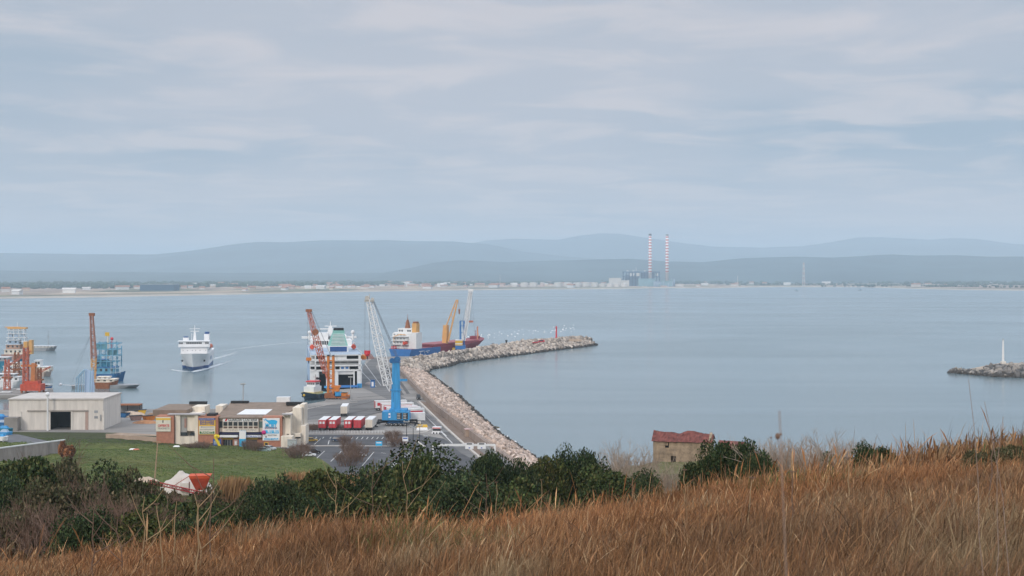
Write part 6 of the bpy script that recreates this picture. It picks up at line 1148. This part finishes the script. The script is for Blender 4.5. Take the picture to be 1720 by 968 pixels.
# ================= RUIN =================
def ruin():
    D = 288.0; s = F/D; X0 = xat(1097, D); z = zat(781, D); e = empty('stone_ruin', (X0, D, z), R(-14), 'roofed stone ruin with empty windows standing above the sea', 'house'); w_ = 11.6; d_ = 6.0; h = 4.9
    st = mat('ruin_stone', (.30, .225, .155), .95, .55, .7, bump=.6); tile = mat('ruin_tiles', (.155, .05, .04), .9, .6, 1.5, streak=(1.6, .8, 1), bump=.6); mb = MB()
    fr_ = [(0, 2.4, -3, h), (2.4, 3.3, -3, 3.4), (2.4, 3.3, 4.5, h), (3.3, 9.5, -3, h), (9.5, 10.3, -3, 2.9), (9.5, 10.3, 4.1, h), (10.3, w_, -3, h)]
    # doorway cut lower left
    mb.box(0, 2.4, 0, .5, -3, h); mb.box(2.4, 3.2, 0, .5, -3, 3.5); mb.box(2.4, 3.2, 0, .5, 4.6, h); mb.box(3.2, 3.6, 0, .5, -3, h); mb.box(3.6, 4.6, 0, .5, 1.9, h); mb.box(4.6, 9.6, 0, .5, -3, h); mb.box(9.6, 10.5, 0, .5, -3, 3.2); mb.box(9.6, 10.5, 0, .5, 4.3, h); mb.box(10.5, w_, 0, .5, -3, h); mb.box(-.06, 4.5, -.12, 0, -3, -.9); mb.box(1.2, 3.0, -.08, 0, h-.9, h-.3)
    mb.box(0, .5, .5, d_, -3, h); mb.box(w_-.5, w_, .5, d_, -3, h); mb.box(.5, w_-.5, d_-.5, d_, -3, h)
    for x in (0, w_-.5): mb.add([(x, 0, h), (x, d_, h), (x, d_/2, h+1.6), (x+.5, 0, h), (x+.5, d_, h), (x+.5, d_/2, h+1.6)], [(0, 2, 1), (3, 4, 5), (0, 3, 5, 2), (2, 5, 4, 1)])
    mb.build('wall', st, e); g = random.Random(5); nx = 30; V = []; Fa = []
    for sd_ in (0, 1):
        b0 = len(V)
        for i in range(nx+1):
            x = -.3+(w_+.6)*i/nx; sag = -.5*math.exp(-((x-5.0)/1.0)**2)-.25*math.sin(x*.7)-.02*x
            for j in range(4): t_ = j/3; y = (-.4+(d_/2+.4)*t_) if sd_ == 0 else (d_+.4-(d_/2+.4)*t_); V.append((x, y, h-.12+1.85*t_+sag*t_+g.uniform(-.07, .07)))
        for i in range(nx):
            for j in range(3): a = b0+i*4+j; Fa.append((a, a+4, a+5, a+1) if sd_ == 0 else (a, a+1, a+5, a+4))
    MB().add(V, Fa).build('roof', tile, e); MB().box(.5, w_-.5, 2.5, 2.6, -3, h-.3).build('dark_backing', dark, e)  # dark sheet set behind the empty windows and doorway
    e2 = empty('stone_annex', (xat(1206, D+8), D+6, z), R(-14), 'lower tiled annex of the ruin peeping out right of the big bush', 'house'); MB().box(0, 5, 0, 5, -3, 2.9).build('wall', st, e2); MB().add([(-.3, -.3, 2.8), (5.3, -.3, 2.6), (5.3, 2.5, 3.8), (-.3, 2.5, 4.0), (-.3, 5.3, 2.8), (5.3, 5.3, 2.6)], [(0, 1, 2, 3), (3, 2, 5, 4)]).build('roof', tile, e2)
ruin()
# ================= FAR SHORE THINGS =================
def far(px, D): return Vector((xat(px, D), D, 5.0))
chim = bpy.data.materials.new('banded_chimney'); chim.use_nodes = True; t = chim.node_tree; b = t.nodes['Principled BSDF']; tcn = t.nodes.new('ShaderNodeTexCoord'); sx2 = t.nodes.new('ShaderNodeSeparateXYZ'); t.links.new(tcn.outputs['Object'], sx2.inputs[0])
def mm(op, a, bb=None):
    n_ = t.nodes.new('ShaderNodeMath'); n_.operation = op
    for i, v_ in enumerate((a, bb)):
        if v_ is None: continue
        if hasattr(v_, 'is_linked'): t.links.new(v_, n_.inputs[i])
        else: n_.inputs[i].default_value = v_
    return n_.outputs[0]
H_C = 239.0
band = mm('GREATER_THAN', mm('FRACT', mm('DIVIDE', sx2.outputs[2], H_C/18)), .5); up = mm('GREATER_THAN', sx2.outputs[2], H_C*.27); capm = mm('GREATER_THAN', sx2.outputs[2], H_C*.985)
def mxx(f_, a, bb):
    n_ = t.nodes.new('ShaderNodeMix'); n_.data_type = 'RGBA'
    for s_, v_ in ((0, f_), (6, a), (7, bb)):
        if hasattr(v_, 'is_linked'): t.links.new(v_, n_.inputs[s_])
        else: n_.inputs[s_].default_value = v_
    return n_.outputs[2]
t.links.new(mxx(capm, mxx(up, (.50, .44, .42, 1), mxx(band, (.52, .09, .07, 1), (.93, .92, .91, 1))), (.05, .04, .04, 1)), b.inputs['Base Color']); b.inputs['Roughness'].default_value = .8
for px, top, lab in [(1092, 393, 'left one of the two tall red and white banded chimneys'), (1120.5, 394, 'right one of the two tall red and white banded chimneys')]:
    D = 6650.0; z = 4.5; h = zat(top, D)-z; o = MB().tube((0, 0, 0), (0, 0, h), 8.2, 6.6, 20).build('chimney', chim); o.location = (xat(px, D), D, z); tag(o, lab, 'chimney', 'banded chimneys')
    for p in o.data.polygons: p.use_smooth = len(p.vertices) == 4
def fbox(name, px0, px1, top, bot, D, m_, label, cat='building', dep=40, group=None, roofm=None):
    z = 4.5; w_ = (px1-px0)/F*D; h = zat(top, D)-z; e = empty(name, (xat((px0+px1)/2, D), D, z), 0, label, cat, group); MB().box(-w_/2, w_/2, 0, dep, 0, h*.93).build('wall', m_, e); MB().box(-w_/2-1, w_/2+1, -1, dep+1, h*.93, h).build('roof', roofm or m_, e); return e, w_, h
tankw = mat('tank_white', (.66, .62, .57), .7, .1, .05); pinkw = mat('pinkish_white', (.58, .45, .40), .8, .1, .05); bluegrey = mat('blue_grey_cladding', (.12, .19, .28), .7, .2, .05); tealc = mat('teal_cladding', (.22, .36, .40), .7, .2, .05)
e = empty('boiler_house', (xat(1077, 6700), 6700, 4.5), 0, 'dark blue steel boiler house of the power station beside the left chimney', 'power station'); s = F/6700; lz = lambda py: zat(py, 6700)-4.5
x0, x1 = (1047-1077)/s, (1108-1077)/s; MB().box(x0, x1, 0, 60, lz(459), lz(456)).box(x0, x1, 0, 60, lz(466), lz(464)).build('floor_deck', bluegrey, e); mb = MB()
for i in range(13): x = x0+(x1-x0)*i/12; mb.box(x-2, x+2, 0, 4, 0, lz(457))
mb.build('steel_frame', mat('dark_blue_steel', (.05, .09, .17), .7, .2, .05), e)
MB().box((1051-1077)/s, (1072-1077)/s, 12, 45, 0, lz(462)).box((1078-1077)/s, (1100-1077)/s, 12, 45, 0, lz(458)).build('boiler', bluegrey, e)
for a, b_ in ((1058, 1061), (1063.5, 1065), (1069, 1074), (1103, 1105)): MB().box((a-1077)/s, (b_-1077)/s, -2, 10, lz(464), lz(459)).build('white_panel', tankw, e)
for a in (1053, 1063, 1082): MB().box((a-1077)/s, (a+3-1077)/s, 10, 20, lz(456), lz(454.5)).build('roof_vent', tankw, e)
for a in (1069,): MB().tube(((a-1077)/s, 15, lz(456)), ((a-1077)/s, 15, lz(449)), 1.4, .8, 5).build('vent_pipe', tankw, e)
fbox('turbine_hall', 1023.5, 1043.5, 467, 477, 6600, tankw, 'large white windowless hall left of the boiler house'); fbox('pump_hall', 1044, 1057, 471, 478, 6560, tankw, 'smaller white hall right beside the large white hall')
fbox('blue_hall', 1073, 1100, 468, 480, 6520, tealc, 'teal clad hall at the foot of the left chimney'); fbox('blue_hall', 1098, 1112, 473, 481, 6500, ltblue, 'pale blue low hall between the two chimneys'); fbox('service_block', 1112, 1131, 472, 480, 6480, tealc, 'teal service block at the foot of the right chimney')
fbox('small_hall', 1134, 1148, 477, 482, 6500, tankw, 'white low hall right of the chimneys'); fbox('pink_store', 1111, 1121, 480, 484, 6350, pinkw, 'pinkish store by the water below the right chimney'); fbox('pink_store', 1079, 1087, 481, 484, 6330, tankw, 'whitish store by the water below the left chimney')
for i in range(14):
    px = 1100+i*2.5; e = empty('plant_vessel', (xat(px, 6480+30*(i % 3)), 6480+30*(i % 3), 4.5), 0, 'small pale process vessel among the power station halls', 'vessel', 'process vessels of the power station'); h = random.uniform(12, 34); MB().tube((0, 0, 0), (0, 0, h), 3, 3, 8).build('shell', random.choice([ltblue, tankw, tealc]), e); MB().tube((0, 0, h), (0, 0, h+2), 2, .8, 8).build('cap', tankw, e)
for i, (px, wpx, dist) in enumerate([(881, 14, 6500), (896, 14, 6500), (911, 8, 6600), (938, 15, 6450), (954, 15, 6450), (970, 15, 6450), (985, 15, 6450), (999, 12, 6400), (1012, 11, 6400), (1024, 11, 6350), (1036, 11, 6350), (1048, 10, 6350)]):
    r_ = wpx/F*dist/2*.97; h = zat(474.5 if px < 1000 else 476, dist)-4.5; e = empty('storage_tank', (xat(px, dist), dist, 4.5), 0, ['leftmost pale oil tank in the long row', 'second pale oil tank from the left in the row', 'pinkish narrow oil tank third from the left', 'oil tank just right of the gap in the row', 'fifth oil tank from the left in the row', 'sixth oil tank from the left in the row', 'seventh oil tank from the left in the row', 'eighth oil tank in front of the left end of the white hall', 'ninth oil tank from the left, smaller than those before', 'oil tank below the large white hall, left one', 'oil tank below the large white hall, right one', 'last oil tank at the right end of the row'][i], 'tank', 'oil tanks by the power station')
    MB().tube((0, 0, 0), (0, 0, h*.92), r_, r_, 20).build('shell', tankw if i != 2 else pinkw, e); MB().tube((0, 0, h*.92), (0, 0, h), r_*1.01, r_*.3, 20).build('roof', tankw, e)
# lattice mast and thin masts
def mast(px, top, D, w0, label, m_):
    z = 4.5; h = zat(top, D)-z; e = empty('radio_mast', (xat(px, D), D, z), 0, label, 'mast', 'masts on the far shore'); n_ = 10
    for i in range(n_): a, b_ = h*i/n_, h*(i+1)/n_; w1, w2 = w0*(1-.6*i/n_), w0*(1-.6*(i+1)/n_); MB().lattice((0, 0, a), (0, 0, b_), w1, w2, 2, w0*.07, w0*.04).build('section', m_[i % len(m_)], e)
mast(1350, 441, 6500, 11, 'tall red and white lattice mast alone on the far shore at right', [tankw, pinkw]); mast(1239, 463, 6450, 3.5, 'thin mast on the far spit right of the power station', [tankw]); mast(840, 462, 6300, 3.5, 'thin mast on the far shore left of the oil tanks', [tankw])
fbox('steel_works_shed', 235, 292, 477.5, 485, 4700, mat('blue_shed', (.05, .10, .16), .7, .15, .05), 'long dark blue industrial shed on the far plain at left', dep=80, roofm=mat('pale_blue_roof', (.30, .33, .35), .8, .1, .05))
fbox('beach_house', 1247, 1251, 479.5, 483, 6700, tankw, 'tiny white house on the far spit'); 
# houses scattered over the plain
gh = random.Random(12); hw = [MB().box(-7, 7, 0, 9, 0, 6.5).mesh('wall', m_) for m_ in (tankw, pinkw, mat('cream_far', (.60, .50, .38), .8, .1, .1), white)]; hr = [MB().add([(-8, -1, 6.4), (8, -1, 6.4), (8, 4.5, 9.5), (-8, 4.5, 9.5), (-8, 10, 6.4), (8, 10, 6.4)], [(0, 1, 2, 3), (3, 2, 5, 4), (0, 3, 4), (1, 5, 2)]).mesh('roof', m_) for m_ in (mat('far_tiles', (.34, .17, .11), .9, .1, .1), MATS['far_tiles'], tankw)]
def pz(Y, px): d0 = shore_D(px)+60; return 4.0+max(0, (Y-d0)/(30000-d0))*26
for i in range(120):
    px = gh.choice([gh.uniform(0, 1720), gh.uniform(240, 1000)]); d0 = shore_D(px); D = d0+gh.choice([gh.uniform(300, 1500), gh.uniform(1000, 3500)]); e = empty('farmhouse', (xat(px, D), D, pz(D, px)-.5), R(gh.uniform(-40, 40)), 'tiny pale house among the fields of the far plain', 'house', 'houses scattered over the far plain')
    k = gh.randrange(4); link('wall', hw[k], e); link('roof', hr[gh.randrange(3)], e); sc = gh.uniform(1.0, 2.0); e.scale = (sc*gh.uniform(.8, 1.8), sc, sc*.9)
# woods of the plain as one mass of crowns
g = np.random.default_rng(5); V = []; Fq_ = []; C = []
ico = MB().ball((0, 0, 0), 1, 6); iv = np.array(ico.v); 
rows_ = []
for ln in range(110):
    px = g.uniform(-60, 1780); d0 = shore_D(px); D = d0+g.choice([g.uniform(500, 1200) if px > 1250 else g.uniform(2200, 3600), g.uniform(2200, 4500), g.uniform(2000, 4500), g.uniform(2000, 4500)]); n_ = int(g.uniform(12, 60)); L_ = g.uniform(150, 900); X0 = xat(px, D)
    for i in range(n_): rows_.append((X0+g.uniform(-.5, .5)*L_, D+g.normal(0, 35), g.uniform(3, 8), px))
for i in range(2200): px = g.uniform(-60, 1780); D = shore_D(px)+g.uniform(1800, 4500); rows_.append((xat(px, D), D, g.uniform(6, 14), px))
tri = [f_ for f_ in ico.f if len(f_) == 3]; qd = [f_ for f_ in ico.f if len(f_) == 4]; VV = []; TT = []; QQ = []
for i, (x, y, r_, px) in enumerate(rows_): VV.append(iv*np.array((r_*1.3, r_*1.3, r_*.8))*g.uniform(.8, 1.2, (len(iv), 1))+np.array((x, y, pz(y, px)+r_*.5))); C.append(np.tile(np.array((.035, .055, .028))*g.uniform(.6, 1.5), (len(iv), 1))); TT.append(np.array(tri)+i*len(iv)); QQ.append(np.array(qd)+i*len(iv))
ob = link('far_woods', npmesh('far_woods', np.concatenate(VV), np.concatenate(QQ), np.concatenate(TT), mats=[mat('far_foliage', (1, 1, 1), .95, .2, .02, spec=.1, attr='col')], attr=np.concatenate(C))); tag(ob, 'dark tree lines and copses scattered over the far plain', 'woods', None, 'stuff')
# mussel floats and shore buoys
fl = MB().ball((0, 0, .1), .9, 8, 0, .7).mesh('float', whiteb); gb = random.Random(4)
for i in range(60):
    px = gb.uniform(775, 965); py = 566-(px-775)/190*14+gb.gauss(0, 3.2); o = link('buoy', fl); o.location = at(px, py, .1); o.scale = (gb.uniform(.45, .95),)*3; tag(o, 'small white float lying on open water behind the jetty', 'buoy', 'white floats behind the jetty')
for i, (px, py) in enumerate([(710, 627), (724, 637), (736, 646), (783, 681), (792, 688), (806, 700), (819, 712), (834, 722), (847, 734), (861, 743), (871, 752), (888, 763), (900, 774)]):
    e = empty('boom_float', at(px, py, .15), R(35), 'short white float lying off the rock armour', 'float', 'white floats along the rock armour'); MB().tube((-1.4, 0, 0), (1.4, 0, 0), .4, .4, 8).build('float', whiteb, e); MB().tube((0, 0, .2), (0, 0, .7), .1, None, 5).build('ring', steel, e)
for px, py, lab in [(1341, 489, 'tiny dark boat far out near the mast'), (1448, 488.5, 'tiny dark boat far out at the right')]:
    e = empty('fishing_boat', at(px, py, 0), R(80), lab, 'boat', 'boats on the bay'); mb = MB(); hull(mb, 16, 5, 2.5, [-.5, 0, 1, 1.8, 2.5], [0]*4, deck=0, n=8); mb.build('hull', grey, e); MB().box(-1.6, 1.6, 4, 9, 2.5, 6).build('cabin', teal, e)
# ================= STALKS NEAR THE CAMERA =================
def stalk(px, D, top, r, m_, label, kind, seed, lean=0.0, name='dry_stalk'):
    g = random.Random(seed); X = xat(px, D); z0 = gz(X, D); h = zat(top, D)-z0; e = empty(name, (X, D, z0), 0, label, 'plant', 'tall dry stalks on the slope'); mb = MB(); n_ = 6; P_ = [Vector((lean*h*(i/n_)**1.5+(g.uniform(-.02, .02)*h if 0 < i < n_ else 0), 0, h*i/n_)) for i in range(n_+1)]
    for i in range(n_): mb.tube(P_[i], P_[i+1], r*(1-.1*i), r*(1-.1*(i+1)), 5)
    mb.build('stem', m_, e)
    if kind == 'umbel':
        u = MB()
        for k in range(12): a = k*.52; q = P_[-1]+Vector((math.cos(a)*.045, math.sin(a)*.045, .035)); u.tube(P_[-1], q, .002, None, 3); u.ball(q, .008, 6)
        u.build('seed_head', MATS['brown_twigs'], e)
    if kind == 'fork':
        for k in (2, 3, 4, 5):
            b_ = MB(); d = Vector((g.choice((-1, 1))*g.uniform(.15, .4)*h, g.uniform(-.2, .2), g.uniform(.15, .4)*h)); q = P_[k]+d*.5; b_.tube(P_[k], q, r*.6, r*.45, 4); b_.tube(q, q+d*.5+Vector((0, 0, .08*h)), r*.45, r*.2, 4); b_.build('side_branch', m_, e)
soft = mat('grey_brown_stem', (.28, .21, .17), .9, .2, 5)
stalk(1366, 2.2, 690, .0022, soft, 'thick blurred stem leaning left above the skyline bushes', 'none', 1, -.03)
e = empty('seed_cluster', (xat(1306, 4.0), 4.0, zat(733, 4.0)), 0, 'blurred dark seed heads floating left of the thick blurred stem', 'plant', 'tall dry stalks on the slope'); gq = random.Random(2)
MB().ball((0, 0, 0), .007, 8, 0, 1.4).ball((-.018, 0, -.004), .003, 8).ball((.011, .01, .004), .004, 8).build('seed_head', MATS['brown_twigs'], e); mb = MB(); mb.tube((0, 0, 0), (.02, .02, -.12), .0010, .0010, 4); mb.build('stem', soft, e)
for px, D, top, sd_, ln, lab in [(1658, 9, 637, 3, -.06, 'thin dark stem rising against the water left of the right edge'), (1676, 9, 700, 4, .02, 'short thin stem between the two taller ones near the right edge'), (1702, 9, 675, 5, -.10, 'thin leaning stem nearest the right edge')]: stalk(px, D, top, .004, soft, lab, 'none', sd_, ln)
for i, (px, D, top, kind, lab) in enumerate([(625, 40, 770, 'fork', 'bare forked stalk before the parking lot corner'), (690, 44, 776, 'fork', 'tall pale forked stalk before the largest dark bush'), (565, 42, 800, 'fork', 'reddish forked stalk among the dark bushes left of centre'), (815, 46, 796, 'fork', 'thin forked stalk before the gantry foot'), (832, 42, 812, 'umbel', 'stalk with a seed head in front of the right dark bushes'), (908, 44, 808, 'umbel', 'pale stalk with a seed head below the rock armour'), (350, 26, 770, 'fork', 'straw stalk rising over the red hopper'), (340, 24, 830, 'fork', 'crossing straw stalk in the left thicket, leaning one'), (240, 26, 835, 'fork', 'forked straw stalk before the left thicket'), (205, 28, 842, 'fork', 'pale crooked stalk in the left thicket'), (275, 24, 850, 'umbel', 'upright pale stalk in the middle of the left thicket'), (290, 26, 842, 'umbel', 'upright stalk beside the middle pale one in the left thicket'), (155, 24, 856, 'fork', 'leftmost crooked stalk of the left thicket'), (330, 22, 845, 'umbel', 'stalk with a round head right of the crossing ones'), (1150, 30, 792, 'umbel', 'seed headed stalk before the ruin bush'), (1330, 22, 796, 'umbel', 'seed headed stalk below the grey shrubs'), (1255, 22, 806, 'umbel', 'seed headed stalk low in the rusty grass on the right'), (1425, 24, 772, 'umbel', 'seed headed stalk below the compact skyline bush'), (1655, 20, 742, 'umbel', 'seed headed stalk on the grassy rise')]):
    stalk(px, D, top, .016, strawtwig if i % 3 else browntwig, lab, kind, 50+i, random.uniform(-.12, .12))
# ================= HAZE =================
hm = bpy.data.materials.new('haze_air'); hm.use_nodes = True; t = hm.node_tree
for n_ in list(t.nodes):
    if n_.type != 'OUTPUT_MATERIAL': t.nodes.remove(n_)
pv = t.nodes.new('ShaderNodeVolumePrincipled'); pv.inputs['Color'].default_value = (.70, .86, .99, 1); pv.inputs['Density'].default_value = 9.2e-5; pv.inputs['Anisotropy'].default_value = 0
t.links.new(pv.outputs[0], t.nodes[0].inputs['Volume'])
hz_ = MB().box(-23000, 23000, -300, 36000, -20, 625).build('haze', hm); tag(hz_, kind='stuff')
